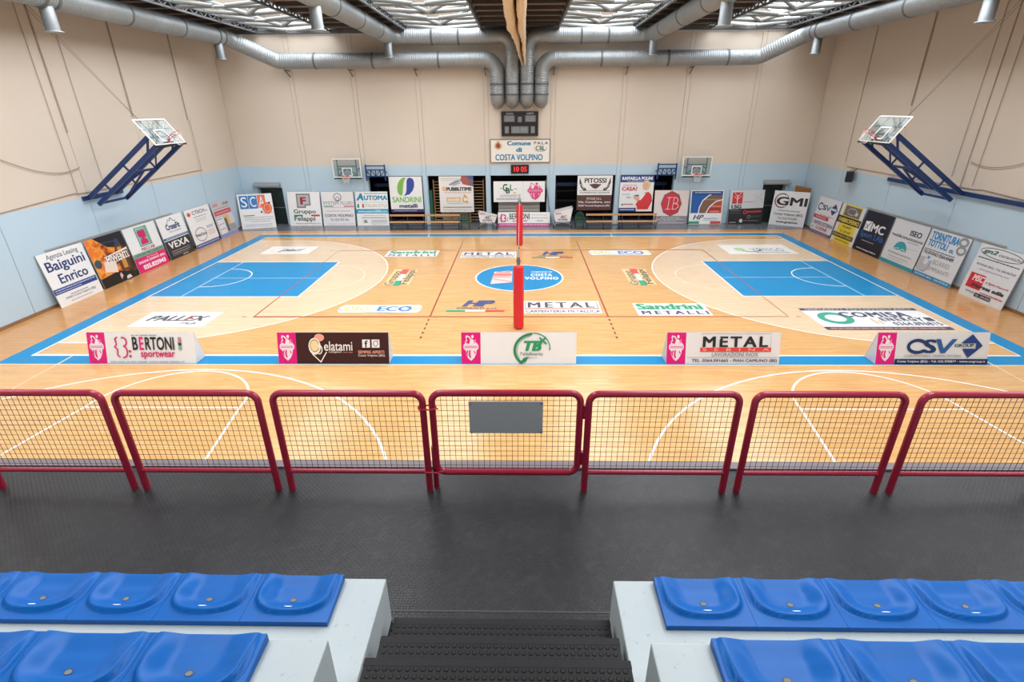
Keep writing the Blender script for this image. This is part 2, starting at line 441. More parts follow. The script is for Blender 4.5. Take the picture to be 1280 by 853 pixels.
HP = [('T', 'HP', .25, .45, .82, .98, '#3f4c78', {'b': .06, 's': .35}), ('T', 'IMPIANTI s.r.l.', .17, .22, .88, .38, '#4b5680'), ('R', 0, .02, .33, .14, G), ('R', .33, .02, .67, .14, '#f1efe9'), ('R', .67, .02, 1, .14, R_)]
sticker('slanted navy letters over a three-colour bar on the near half', -2.53, -4.05, -.5, -2.85, None, HP)
sticker('slanted navy letters over a three-colour bar on the far half', .6, 3.0, 2.5, 4.2, None, HP)
MET = [('L', [(.02, .95), (.02, .3)], .03, '#6b7690'), ('L', [(.97, .95), (.97, .3)], .03, '#6b7690'), ('L', [(.02, .95), (.97, .95)], .03, '#aab0bc'), ('T', 'METAL', .05, .45, .93, .88, '#454a55', {'b':.03, 'sp': 1.3}), ('R', .02, .33, .97, .4, '#d4604e'), ('T', 'CARPENTERIA METALLICA', .02, .06, .98, .25, '#4b505c', {'b': .02})]
sticker('white sticker with spaced dark capitals over a red bar on the near half', .18, -4.2, 2.86, -2.95, '#f0eeea', MET)
sticker('white sticker with spaced dark capitals over a red bar on the far half', -2.8, 3.05, -.16, 4.2, '#f0eeea', MET)
SAN = [('T', 'Sandrini', .03, .48, .95, .97, G, {'b': .05}), ('T', 'METALLI', .06, .08, .97, .38, '#4a4a80', {'b': .05, 'sp': 1.5})]
sticker('white sticker with green letters over purple capitals on the near right half', 4.05, -4.4, 6.55, -3.22, '#efeee9', SAN)
sticker('white sticker with green letters over purple capitals on the far left half', -6.45, 3.3, -3.95, 4.45, '#efeee9', SAN)
GF = [('T', 'Gruppo', .02, .56, .88, .98, '#37463f', {'b': .012}), ('R', .28, .42, .68, .58, '#f1efe9'), ('R', 0, .36, .28, .62, '#27a17a'), ('R', .68, .38, 1, .66, '#dd4c4c'), ('T', 'Felappi', .06, .0, .96, .4, '#37463f', {'b': .012})]
sticker('sideways two-line lettering with green and red bars left of the centre circle', -5.45, -1.1, -4.4, 1.15, '#e4c18d', GF, turn=True)
sticker('sideways two-line lettering with green and red bars right of the centre circle', 4.42, -1.1, 5.45, 1.15, '#e4c18d', GF, turn=True)
sticker('pale sticker with grey slanted lettering beside the far left key', -12.7, 3.83, -10.3, 5.36, '#e9e4dc', [('T', 'paci', .3, .25, .78, .72, '#5a6878', {'b': .03, 's': .4}), ('A', .55, .5, .42, .3, 0, 360, .02, '#c9cdd2')])
sticker('pale sticker with a leaf emblem and thin letters beside the far right key', 10.03, 3.6, 13.3, 5.5, '#e9e6e0', [('T', 'VONGO', .4, .28, .88, .62, '#8e9096', {'sp': 1.2}), ('A', .38, .5, .16, .25, 200, 360, .1, '#55585e'), ('D', .24, .5, .08, .16, '#a9cf9a'), ('R', .42, .12, .9, .2, '#9aa3b5')])
sticker('large white sticker with a green ring and navy capitals beside the near right key', 9.68, -5.65, 13.63, -3.72, '#ecebe8', [
    ('R', 0, .88, 1, 1, '#45485c'), ('T', 'IMPIANTI FOTOVOLTAICI', .05, .9, .95, .98, '#c5c2bc', {'b': .02, 'sp': 1.2}), ('R', 0, 0, 1, .13, '#45485c'), ('B', .04, .03, .96, .1, '#b98a80'),
    ('A', .2, .52, .11, .22, 0, 360, .22, '#3aa088'), ('T', 'COMISA', .27, .56, .85, .8, '#4a5068', {'b': .04, 'sp': 1.1}), ('T', 'ENERGY', .55, .38, .9, .54, '#4f556e', {'b': .04, 'sp': 1.3}), ('R', .92, .38, .98, .54, '#45485c'), ('R', .47, .25, .49, .5, '#e2c99c'), ('R', .51, .25, .53, .42, '#e2c99c'), ('T', '0364.896815', .6, .19, .98, .33, '#5b6176', {'sp': 1.1})])
sticker('white crest printed in the left of the centre circle', -1.15, -.95, -.3, .95, None, [('P', [(0, 0), (1, .12), (1, .9), (.1, .9)], '#e6c9c4'), ('R', .08, .6, .98, .75, '#cf6d62'), ('L', [(0, .38), (1, .16)], .07, '#c86a5e'), ('R', .2, .8, .92, .86, '#cf6d62'), ('R', .05, .48, .95, .54, '#d98a80'), ('L', [(.5, .9), (.8, .96), (1, .9)], .06, '#e6c9c4')], z=.0078)
sticker('white town name printed in the right of the centre circle', .2, -.5, 1.62, .85, None, [('T', 'COMUNE DI', .22, .82, .84, .97, '#e6f0f6', {'b': .02}), ('T', 'COSTA', .2, .45, .83, .72, '#e6f0f6', {'b': .05, 'sp': 1.2}), ('T', 'VOLPINO', .02, .1, 1, .36, '#e6f0f6', {'b': .05, 'sp': 1.2})], z=.0078)

# --- back wall with niches
PIL = (-12.6, -9.15, -5.62, -1.88, 1.85, 5.76, 9.2, 12.95)
NICHES = ((-9.0, -5.77), (-5.46, -2.02), (-1.73, 1.6), (2.1, 5.62), (5.92, 9.05))
DOORS = ((-15.65, -14.2, 2.2), (14.3, 15.6, 2.25))
NT_ = 2.82
mb = MB(); mb.box((XL-.3, YB+.03, NT_), (XR+.3, YB+.35, ZR))
xs = [XL-.3]
for a, b, h in (DOORS[0],): xs += [a, b]
for a, b in NICHES: xs += [a, b]
xs += [DOORS[1][0], DOORS[1][1], XR+.3]
for i in range(0, len(xs), 2): mb.box((xs[i], YB+.03, 0), (xs[i+1], YB+.35, NT_))
for a, b, h in DOORS: mb.box((a, YB+.03, h), (b, YB+.35, NT_))
wb = struct(mb.build('wall_back', M_WALL), 'cream and pale blue back wall of precast panels')
edges = [XL] + list(PIL) + [XR]
def cutx(x0, x1, z0, z1):
    """pieces of the panel x0..x1 below NT_ that are not openings"""
    out = []; ops = [(a, b, NT_) for a, b in NICHES] + list(DOORS)
    x = x0
    for a, b, h in sorted(ops):
        a, b = max(a, x0), min(b, x1)
        if a >= b: continue
        if a - x > .03: out.append((x, a, 0))
        if h < NT_: out.append((a, b, h))
        x = b
    if x1 - x > .03: out.append((x, x1, 0))
    return out
for i in range(len(edges)-1):
    a = edges[i] + (.13 if i else 0); b = edges[i+1] - (.13 if i < len(edges)-2 else 0)
    p = MB(); p.box((a, YB, NT_), (b, YB+.04, ZW))
    for c, d, h in cutx(a, b, 0, NT_): p.box((c, YB, h), (d, YB+.04, NT_))
    p.build('wall_panel', M_WALL, wb)
for x in PIL:
    p = MB(); p.box((x-.11, YB-.012, 0), (x+.11, YB+.04, ZW)); p.build('pilaster', M_WALL, wb)
p = MB(); p.box((XL, YB-.18, ZW-.02), (XR, YB+.05, ZW+.14)); p.build('top_beam', M_STEELG, wb)
p = MB(); p.box((XL, YB-.06, ZW-.1), (XR, YB+.02, ZW-.03)); p.build('flashing', mat('#d5d2cc', .5), wb)
# store room behind the niches
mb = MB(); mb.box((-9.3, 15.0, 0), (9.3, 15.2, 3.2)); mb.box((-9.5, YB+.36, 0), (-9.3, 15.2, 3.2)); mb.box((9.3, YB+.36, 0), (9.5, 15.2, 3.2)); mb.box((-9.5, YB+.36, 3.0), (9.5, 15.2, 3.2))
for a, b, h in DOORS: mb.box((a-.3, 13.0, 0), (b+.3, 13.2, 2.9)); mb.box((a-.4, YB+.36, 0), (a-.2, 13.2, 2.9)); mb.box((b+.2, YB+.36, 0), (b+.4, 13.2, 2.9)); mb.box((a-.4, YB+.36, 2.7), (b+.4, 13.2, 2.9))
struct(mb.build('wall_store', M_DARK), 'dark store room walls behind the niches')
# --- side and front walls
def side_wall(name, x, s, joints, label):
    b = MB(); x0, x1 = sorted((x + s*.04, x + s*.35)); b.box((x0, YF, 0), (x1, YB+.35, ZR))
    wl = struct(b.build(name, M_WALL), label)
    e = [YF] + list(joints) + [YB]
    for i in range(len(e)-1):
        q = MB(); x0, x1 = sorted((x, x + s*.045)); q.box((x0, e[i]+.012, 0), (x1, e[i+1]-.012, ZW)); q.build('wall_panel', M_WALL, wl)
    return wl
wl = side_wall('wall_left', XL, -1, (-20, -16.1, -12.2, -8.3, -4.4, -.53, 3.22, 7.12), 'cream and pale blue left wall')
wr = side_wall('wall_right', XR, 1, (-20, -16.1, -12.2, -8.3, -4.2, -.2, 3.7, 7.48), 'cream and pale blue right wall')
mb = MB(); mb.box((XL-.3, YF-.3, 0), (XR+.3, YF, ZW+2.5)); struct(mb.build('wall_front', M_WALL), 'wall behind the stands')
for x, s, n in ((XL, 1, 'left'), (XR, -1, 'right')):
    b = MB(); x0, x1 = sorted((x, x + s*.025)); b.box((x0, YF, 0), (x1, YB, .11)); struct(b.build('baseboard_'+n, mat('#8a6a4c', .5)), 'low brown skirting of the %s wall' % n)
    q = MB(); x0, x1 = sorted((x + s*.001, x + s*.05)); y0, y1 = ((-3.2, 4.0), (-3.0, 4.8))[s < 0]
    q.box((x0, y0, 1.95), (x1, y1, 1.99)); q.build('ledge_rail', mat('#a79c90', .5), wl if s > 0 else wr)
    ducts = MB(); ducts.tube([(x + s*.02, yy, zz) for yy, zz in ((-12, 3.2), (-4.3, 3.45), (-1.2, 3.62), (-.86, 3.58), (2.8, 3.58), (7.3, 3.6))], .011, 6)
    ducts.build('cable', mat('#9a897a', .6), wl if s > 0 else wr)
    for yy, z0, z1, r in (((-1.0, 3.5, 10, .012), (-.53, 5.7, 10, .03), (3.2, 6.2, 10, .035), (7.12, 6, 10, .035), (7.25, 3.5, 6, .012), (.4, 3.7, 10, .012)) if s > 0 else ((7.48, 3.8, 10, .014), (3.75, 6.4, 10, .03), (.35, 3.9, 10, .014), (-.2, 3.6, 10, .014), (-.74, 3.7, 10, .014))):
        q = MB(); q.tube([(x + s*.03, yy, z0), (x + s*.03, yy, z1)], r, 6); q.build('conduit', mat('#b3a393', .6), wl if s > 0 else wr)

# --- roof: opaque ribbed strips between four skylight bays
mb = MB()
st = [XL-.3] + [v for c in BAYS for v in (c-2, c+2)] + [XR+.3]
for i in range(0, len(st), 2): mb.box((st[i], YF, ZR), (st[i+1], YB+.35, ZR+.15))
mb.box((XL-.3, YF, ZR+.001), (XR+.3, YS, ZR+.15))
ceil = struct(mb.build('ceiling', M_DECK), 'dark ribbed roof deck between the skylight bays')
pm = {}
for i in range(0, len(st), 2):
    for k in range(16):
        y = 10.6 - .72*k
        b = MB(); hgt = .2 if k % 2 else .12
        b.box((st[i]+.05, y-.1, ZR-hgt), (st[i+1]-.05, y+.1, ZR-.001)); b.build('purlin', M_PURL if k % 2 else M_PURL2, ceil)
for c in BAYS:
    for s in (-2, 2):
        x = c + s; b = MB()
        b.box((x-.07, YF, ZR-.12), (x+.07, YB, ZR-.001)); b.box((x-.05, YF, ZR-.34), (x+.05, YB, ZR-.27))
        for k in range(24):
            y0 = 10.9 - k*.72; b.bar((x, y0, ZR-.3), (x, y0-.36, ZR-.08), .05); b.bar((x, y0-.36, ZR-.08), (x, y0-.72, ZR-.3), .05)
        b.build('roof_girder', M_STEELG, ceil)
    # shed tilt made up so the glazing lights the left wall more
    za, zb = ZR+.16, ZR+SHED
    q = MB(); q.box((c-2.1, YS, ZR), (c-1.98, YB+.35, zb+.1)); q.build('skylight_upstand', M_GABLE, ceil)
    q = MB()
    for yy in (YS, YB+.25): q.add([(c-2, yy, ZR), (c+2, yy, ZR), (c+2, yy, za), (c-2, yy, zb), (c-2, yy+.1, ZR), (c+2, yy+.1, ZR), (c+2, yy+.1, za), (c-2, yy+.1, zb)], [(0,1,2,3),(7,6,5,4),(3,2,6,7)])
    q.build('skylight_gable', M_GABLE, ceil)
    n = 11; L = (YB+.25-YS)/n
    for k in range(n):
        y0 = YS + k*L
        g = MB(); g.add([(c-2, y0+.04, zb), (c+2, y0+.04, za), (c+2, y0+L-.04, za), (c-2, y0+L-.04, zb)], [(3, 2, 1, 0)])
        g.build('skylight_pane', M_SKY, ceil)
        b = MB(); b.bar((c-2, y0, zb), (c+2, y0, za), .1, .12); b.build('glazing_bar', M_STEELG, ceil)
# white tube space frames in the bays
tube_unit = MB(); tube_unit.tube([(0, 0, 0), (0, 0, 1)], 1, 8); tu = tube_unit.build('tube_seed', M_TUBE); TU = tu.data; bpy.data.objects.remove(tu)
def tube_obj(p, q, r, parent, name='tube', me=None):
    p, q = Vector(p), Vector(q); d = q-p
    o = bpy.data.objects.new(name, me or TU); col.objects.link(o); o.parent = parent
    o.matrix_local = Matrix.Translation(p) @ d.to_track_quat('Z', 'Y').to_matrix().to_4x4() @ Matrix.Diagonal((r, r, d.length, 1))
    return o
for c in BAYS:
    for y in (9.5, 5.9, 2.3):
        e = empty('space_frame', (c, y, ZR-.2), parent=ceil); zz = .55
        for sx in (-1, 1):
            for sy in (-1, 1): tube_obj((0, 0, 0), (sx*1.9, sy*1.3, zz), .085, e)
            tube_obj((0, 0, 0), (sx*1.9, 0, .12), .08, e)
            tube_obj((sx*1.9, 1.35, .12), (sx*.25, 1.1, -.06), .075, e)
        tube_obj((-1.9, 1.45, -.04), (1.9, 1.45, -.04), .06, e); tube_obj((-1.9, -1.5, .6), (1.9, -1.5, .6), .06, e)
        tube_obj((0, 0, 0), (0, 0, 1.2), .03, e, 'hanger_rod')
        b = MB(); b.box((-.3, -.1, -.06), (.3, .1, .06)); b.build('node_plate', M_STEELG, e)
# --- platform, tiers, stairs
ZP = 3.19
mb = MB(); mb.box((XL, YF, 0), (XR, -16.56, ZP)); struct(mb.build('platform', M_RUB), 'raised walkway covered in studded black rubber')
mb = MB(); mb.box((XL, -16.66, ZP), (XR, -16.555, ZP+.018)); struct(mb.build('trim_1', mat('#6a6266', .5)), 'grey edge strip of the raised walkway')
def tier(k, xs0, xs1, label):
    y1 = -18.29 - .703*(k-1); b = MB(); b.box((xs0, YF+.01, ZP+.38*(k-1)), (xs1, y1, ZP+.38*k))
    o = struct(b.build('terrace_step', M_CONC), label)
    bv = o.modifiers.new('bevel', 'BEVEL'); bv.width = .008; bv.segments = 2
for k, a, b in ((1, -.807, .685), (2, -.893, .731), (3, -.95, .78)):
    tier(k, XL+.02, a, 'pale painted concrete terrace step %d left of the stairs' % k); tier(k, b, XR-.02, 'pale painted concrete terrace step %d right of the stairs' % k)
stairs = struct(empty('stairs', (-.043, -18.445, ZP)), 'black studded rubber stairs between the seat blocks')
stud = MB()
for ix in range(34):
    for iy in range(6):
        cx, cy = -.66 + ix*.04, -.03 - iy*.04
        p = arc(cx, cy, .0155, .0155, 0, 360, 8)[:-1]; q = arc(cx, cy, .012, .012, 0, 360, 8)[:-1]
        stud.add([(x, y, 0) for x, y in p] + [(x, y, .0035) for x, y in q], [tuple(range(8, 16))] + [(i, (i+1) % 8, 8+(i+1) % 8, 8+i) for i in range(8)])
so = stud.build('studs', M_RUBP); SM = so.data; bpy.data.objects.remove(so)
for n in range(1, 7):
    b = MB(); y = -.263*(n-1); b.box((-.694, YF+18.5, .19*(n-1)), (.694, y, .19*n - .001)); s_ = b.build('step', M_RUBP, stairs)
    b = MB(); b.box((-.697, y-.03, .19*n-.03), (.697, y+.012, .19*n)); b.build('nosing', M_RUBP, s_)
    o = bpy.data.objects.new('studs', SM); col.objects.link(o); o.parent = s_; o.location = (0, y-.015, .19*n-.001); tag(o, kind='stuff')
b = MB(); b.box((-1.2, -18.235, ZP), (1.1, -18.22, ZP+.002)); struct(b.build('trim_2', mat('#2c2c2e', .5)), 'seam in the rubber walkway at the foot of the stairs')

# ================================================================== STADIUM SEATS
def seat_h(x, y, W, D):
    ss = lambda t: (lambda q: q*q*(3-2*q))(max(0, min(1, t)))
    q = (abs(x)/(W*.455))**2.6 + (abs(min(0, y - D*.14))/(D*.5))**2.6
    s = 1 - q**(1/2.6)                            # >0 inside the U-shaped bowl, rounded at the rear, open at the front
    rim = ss(s/.07); dip = ss((s-.05)/.55)
    front = 1 - .75*ss((y - D*.1)/(D*.4))
    return .018 + .034*rim*front - .045*dip*(1-.6*ss((y - D*.2)/(D*.3))) + .012*ss((y+D*.1)/(D*.6))
def seat_mesh(W, D):
    nx, ny = 44, 30; b = MB(); vs = []
    for j in range(ny+1):
        for i in range(nx+1):
            x = -W/2 + W*i/nx; y = -D/2 + D*j/ny
            vs.append((x, y, seat_h(x, y, W, D)))
    fs = [(j*(nx+1)+i, j*(nx+1)+i+1, (j+1)*(nx+1)+i+1, (j+1)*(nx+1)+i) for j in range(ny) for i in range(nx)]
    b.add(vs, fs, None, True)
    per = [i for i in range(nx+1)] + [j*(nx+1)+nx for j in range(1, ny+1)] + [ny*(nx+1)+i for i in range(nx-1, -1, -1)] + [j*(nx+1) for j in range(ny-1, 0, -1)]
    top = [vs[i] for i in per]; n = len(per)
    b.add(top + [(x, y, -.02) for x, y, z in top], [(i, n+i, n+(i+1) % n, (i+1) % n) for i in range(n)])
    o = b.build('stadium_seat', M_SEAT); return o
def make_seat(W, D):
    o = seat_mesh(W, D)
    def decal(name, cy, rx, ry, m, up):
        d = MB(); p = arc(0, cy, rx, ry, 0, 360, 16)[:-1]; d.add([(x, y, seat_h(x, y, W, D)+up) for x, y in p], [tuple(range(16))], m); return d.build(name, None, o)
    decal('drain_hole_rim', -.01, .022, .016, mat('#12345e', .5), .0022); decal('drain_hole', -.012, .017, .012, mat('#77776f', .8), .003)
    decal('slot', -D*.235, .026, .0065, mat('#f0f3f5', .3), .0025)
    return o
seat1 = make_seat(.528, .335); seat2 = make_seat(.575, .36)
ords = ['first', 'second', 'third', 'fourth', 'fifth']
def row(proto, pitch, xs, sgn, y, z, n, rowname, side, first):
    for i in range(n):
        o = proto if (first and i == 0) else copy_tree(proto)
        o.location = (xs + sgn*(pitch/2 + i*pitch), y, z)
        tag(o, 'glossy blue plastic bench seat, %s from the stairs in the %s row on the %s' % (ords[i], rowname, side), 'seat', 'blue plastic seats on the terrace')
row(seat1, .53, -1.075, -1, -18.475, ZP+.402, 5, 'lower', 'left', True); row(seat1, .53, .94, 1, -18.475, ZP+.402, 5, 'lower', 'right', False)
row(seat2, .577, -1.19, -1, -19.185, ZP+.782, 4, 'upper', 'left', True); row(seat2, .577, 1.02, 1, -19.185, ZP+.782, 4, 'upper', 'right', False)

# ================================================================== GUARD RAILS
YRAIL, RT, ZT, ZB_ = -16.965, .030, 4.21, 3.40
def wires(W, z0, z1, parent):
    b = MB(); n = round(W/.0505)
    for i in range(1, n):
        x = -W/2 + W*i/n; b.tube([(x, 0, z0), (x, 0, z1)], .0022, 5, caps=False)
    m = round((z1-z0)/.0505)
    for j in range(1, m):
        z = z0 + (z1-z0)*j/m; b.tube([(-W/2, .003, z), (W/2, .003, z)], .0022, 5, caps=False)
    return b.build('wire_mesh', mat('#4a4038', .5, .5), parent)
def rail(x0, x1, label):
    W = x1-x0; e = empty('guard_rail', ((x0+x1)/2, YRAIL, ZP)); tag(e, label, 'railing', 'dark red railings along the walkway')
    b = MB(); b.tube(fillet([(-W/2, 0, 0), (-W/2, 0, ZT-ZP), (W/2, 0, ZT-ZP), (W/2, 0, 0)], .085, 8), RT, 14); b.build('frame', M_RED, e)
    b = MB(); b.tube([(-W/2, 0, ZB_-ZP), (W/2, 0, ZB_-ZP)], .022, 12); b.build('bottom_rail', M_RED, e)
    wires(W-.05, ZB_-ZP+.015, ZT-ZP-.02, e)
    return e
rail(-4.77, -3.515, 'dark red mesh railing cut off by the left edge of the picture')
rail(-3.40, -2.165, 'dark red mesh railing, second from the left edge of the picture')
r3 = rail(-2.035, -.757, 'dark red mesh railing just left of the closed gate')
rail(.657, 1.915, 'dark red mesh railing just right of the closed gate')
rail(2.045, 3.285, 'dark red mesh railing, second from the right edge of the picture')
rail(3.42, 4.67, 'dark red mesh railing cut off by the right edge of the picture')
g = empty('gate', (-.047, YRAIL+.01, ZP)); tag(g, 'dark red mesh gate with a blank grey plate in the middle of the railing', 'gate')
W = 1.262; b = MB(); b.tube(fillet([(0, 0, ZT-ZP), (W/2, 0, ZT-ZP), (W/2, 0, ZB_-ZP-.01), (-W/2, 0, ZB_-ZP-.01), (-W/2, 0, ZT-ZP), (0, 0, ZT-ZP)], .085, 8)[:-1], RT, 14, closed=True); b.build('frame', M_RED, g)
wires(W-.05, ZB_-ZP+.01, ZT-ZP-.02, g)
b = MB(); b.box((-.314, -.045, .648), (.314, -.033, .962)); pl = b.build('blank_plate', mat('#a4abaf', .5), g); pl['label'] = 'blank grey rectangular plate'
b = MB()
for sx in (-.3, .3):
    for z in (.665, .945): b.tube([(sx, -.044, z), (sx, -.049, z)], .008, 8)
b.build('screw', M_CHROME, pl)
b = MB(); b.tube([(-.655, .045, 0), (-.655, .045, .45)], .026, 12); b.build('stop_post', M_RED, g)
for z in (.3, .78):
    b = MB(); b.tube([(.672, -.005, z), (.672, -.005, z+.13)], .022, 10); b.build('hinge', M_RED, g)
for z in (.22, .88):
    b = MB(); pts = [(-.675 + .075*math.cos(t), -.005 + .045*math.sin(t), z + .006*math.sin(3*t)) for t in [2*math.pi*i/24 for i in range(24)]]
    b.tube(pts, .008, 6, closed=True); b.tube([(-.63, -.05, z), (-.6, -.055, z+.02), (-.57, -.05, z+.015)], .007, 6); b.build('tie', mat('#b8253f', .5), g)

# ================================================================== VOLLEYBALL POSTS AND NET
def post(y, sgn, label):
    e = empty('net_post', (0, y, 0)); tag(e, label, 'net post', 'volleyball net posts')
    b = MB(); b.tube([(0, 0, .05), (0, 0, .1), (0, 0, 1.98), (0, 0, 2.03)], .15, 24, radii=[.155, .165, .165, .15]); b.build('padding', mat('#d8232f', .4), e)
    b = MB(); b.tube([(0, 0, 0), (0, 0, 2.55)], .042, 14); b.build('pole', mat('#c9cccf', .35, .6), e)
    b = MB(); b.box((-.05, -.06, 2.1), (.05, .06, 2.32)); b.tube([(-.08, 0, 2.2), (.08, 0, 2.2)], .02, 8); b.build('winch', mat('#7d8185', .4, .5), e)
post(-5.5, 1, 'red padded volleyball post standing nearest the stands'); post(5.5, -1, 'red padded volleyball post on the far side of the court')
e = empty('volleyball_net', (0, 0, 1.43)); tag(e, 'volleyball net stretched between the two red posts, seen edge on', 'net')
b = MB()
for k in range(11): b.tube([(0, -4.75, .1*k), (0, 4.75, .1*k)], .002, 4, caps=False)
for k in range(96): b.tube([(0, -4.75+.1*k, 0), (0, -4.75+.1*k, 1)], .002, 4, caps=False)
b.build('netting', M_NET, e)
b = MB(); b.box((-.004, -4.75, .95), (.004, 4.75, 1.02)); b.build('top_tape', WHITE, e)
b = MB(); b.tube([(0, -5.45, 1.0), (0, 5.45, 1.0)], .005, 6); b.tube([(0, -5.33, .02), (0, 5.33, .02)], .004, 6); b.build('cable', mat('#2b2c2e', .4), e)

# ================================================================== DUCTS
def duct(pts, r, rr, label, diffs, couplings):
    e = empty('ventilation_duct', pts[0]); tag(e, label, 'air duct', 'galvanised air ducts'); o = Vector(pts[0])
    path = fillet([Vector(p)-o for p in pts], rr, 12)
    dense, rad = [], []
    for i in range(len(path)-1):
        a, c = path[i], path[i+1]; L = (c-a).length; n = max(1, int(L/.11)) if L > .4 else 1
        for k in range(n):
            if n > 1:
                for t, q in ((0, 0), (.3, 0), (.42, .009), (.58, .009), (.7, 0)): dense.append(a.lerp(c, (k+t)/n)); rad.append(r+q)
            else: dense.append(a); rad.append(r)
    dense.append(path[-1]); rad.append(r)
    b = MB(); b.tube(dense, r, 24, radii=rad); b.build('duct_body', M_GALV, e)
    for p, d in couplings:
        p = Vector(p)-o; d = Vector(d).normalized(); b = MB(); b.tube([p-d*.05, p+d*.05], r+.022, 24); b.build('coupling', M_STEELG, e)
    for x, y, z in diffs:
        p = Vector((x, y, z))-o; b = MB(); b.tube([p, p-Vector((0, 0, .98)), p-Vector((0, 0, .99)), p-Vector((0, 0, 1.02))], .2, 18, radii=[.2, .2, .27, .27]); b.build('diffuser', M_GALV, e)
RD = .37
for s, nm in ((-1, 'left'), (1, 'right')):
    xe = -12.9 if s < 0 else 12.55; xa = -14.85 if s < 0 else 14.42; xv = -1.22 if s < 0 else 1.17; yd = 10.42
    za = 9.75
    duct([(xv, 11.05, 6.78), (xv, yd, 6.78), (xv, yd, 8.79), (xe, yd, 8.79), (xa, 9.35, za), (xa, -13, za)], RD, .62, 'galvanised duct running low along the back wall, then along the %s wall' % nm,
         [(xa, 8.3, za), (xa, -1.85, za)], [((x*s, yd, 8.79), (1, 0, 0)) for x in (4.3, 7.8, 10.9)] + [((xa, y, za), (0, 1, 0)) for y in (8.55, 8.05, 5.2, 1.8, -1.6, -2.1)] + [((xv, yd, 7.6), (0, 0, 1)), ((xv, yd, 7.1), (0, 0, 1))])
    xv = -.41 if s < 0 else .39; xu = -6.75 if s < 0 else 6.8
    duct([(xv, 11.05, 6.78), (xv, yd, 6.78), (xv, yd, 9.86), (xu, yd, 9.86), (xu, -13, 9.86)], RD, .62, 'galvanised duct rising mid back wall, then crossing the roof towards the %s stands' % nm,
         [(xu, 9.6, 9.86), (xu, -.7, 9.86)], [((x*s, yd, 9.86), (1, 0, 0)) for x in (3.2, 4.6)] + [((xu, y, 9.86), (0, 1, 0)) for y in (7.4, 4.2, 1.0)] + [((xv, yd, 7.6), (0, 0, 1)), ((xv, yd, 7.1), (0, 0, 1))])
for x in PIL:
    if abs(x) < 12.7:
        e = empty('duct_bracket', (x, 10.98, 8.365)); tag(e, 'small dark duct bracket on the back wall pilaster at x %s' % ('left' if x < 0 else 'right'), 'bracket', 'duct brackets on the back wall')
        k_ = sorted((p for p in PIL if abs(p) < 12.7 and p*x > 0), key=abs).index(x)
        e['label'] = 'small dark bracket under the lower duct, %s pilaster %s of the vertical ducts' % (('first', 'second', 'third', 'fourth')[k_], 'left' if x < 0 else 'right')
        b = MB(); b.bar((0, 0, 0), (0, -.75, 0), .05); b.bar((0, 0, -.3), (0, -.6, -.02), .04); b.build('arm', M_STEELG, e)

# ================================================================== BUNDLED DIVIDING CURTAIN
def curtain():
    e = empty('divider_curtain', (0, 10.3, 8.4)); tag(e, 'tan dividing curtain gathered up in two long folds under the roof above the net', 'curtain')
    for lobe in (0, 1):
        b = MB(); n = 90; seg = 14; vs = []
        for i in range(n+1):
            y = 9.95 - i/n*24
            t = max(0, min(1, (9.95-y)/7.5)); t2 = t**.75
            xl = .1 - .58*t2; xr = .3 - .06*t2; xm = (xl+xr)/2 + (.05 if lobe else -.03) + .02*math.sin(y*1.3)
            zb = 8.4 + .72*min(1, (9.95-y)/4.5)**.7 + .03*math.sin(y*2.1+lobe)
            a, c = (xl, xm-.012) if lobe == 0 else (xm+.012, xr)
            wob = .02*math.sin(y*3.1+lobe*2) + .012*math.sin(y*7.7)
            cx, wx = (a+c)/2, (c-a)/2
            wx = max(.02, wx + wob*.6)
            zt = 10.45
            prof = []
            for k in range(seg):
                u = k/(seg-1)
                if u < .3: p = (-1, 1-u/.3*.86)
                elif u < .7: th = math.pi*(u-.3)/.4; p = (-math.cos(th), .14-.14*math.sin(th))
                else: p = (1, .14+(u-.7)/.3*.86)
                jit = .018*math.sin(y*5+k*1.7+lobe) + .012*math.sin(y*11.3+k*3.1)
                prof.append((cx+p[0]*(wx+jit)*(1-.35*p[1]), y-10.3, zb+p[1]*(zt-zb)-8.4))
            vs += prof
        fs = [(i*seg+k, i*seg+k+1, (i+1)*seg+k+1, (i+1)*seg+k) for i in range(n) for k in range(seg-1)]
        b.add(vs, fs, None, True); b.add(vs[:seg], [tuple(range(seg))]); b.build('fold', M_CURT, e)
curtain()
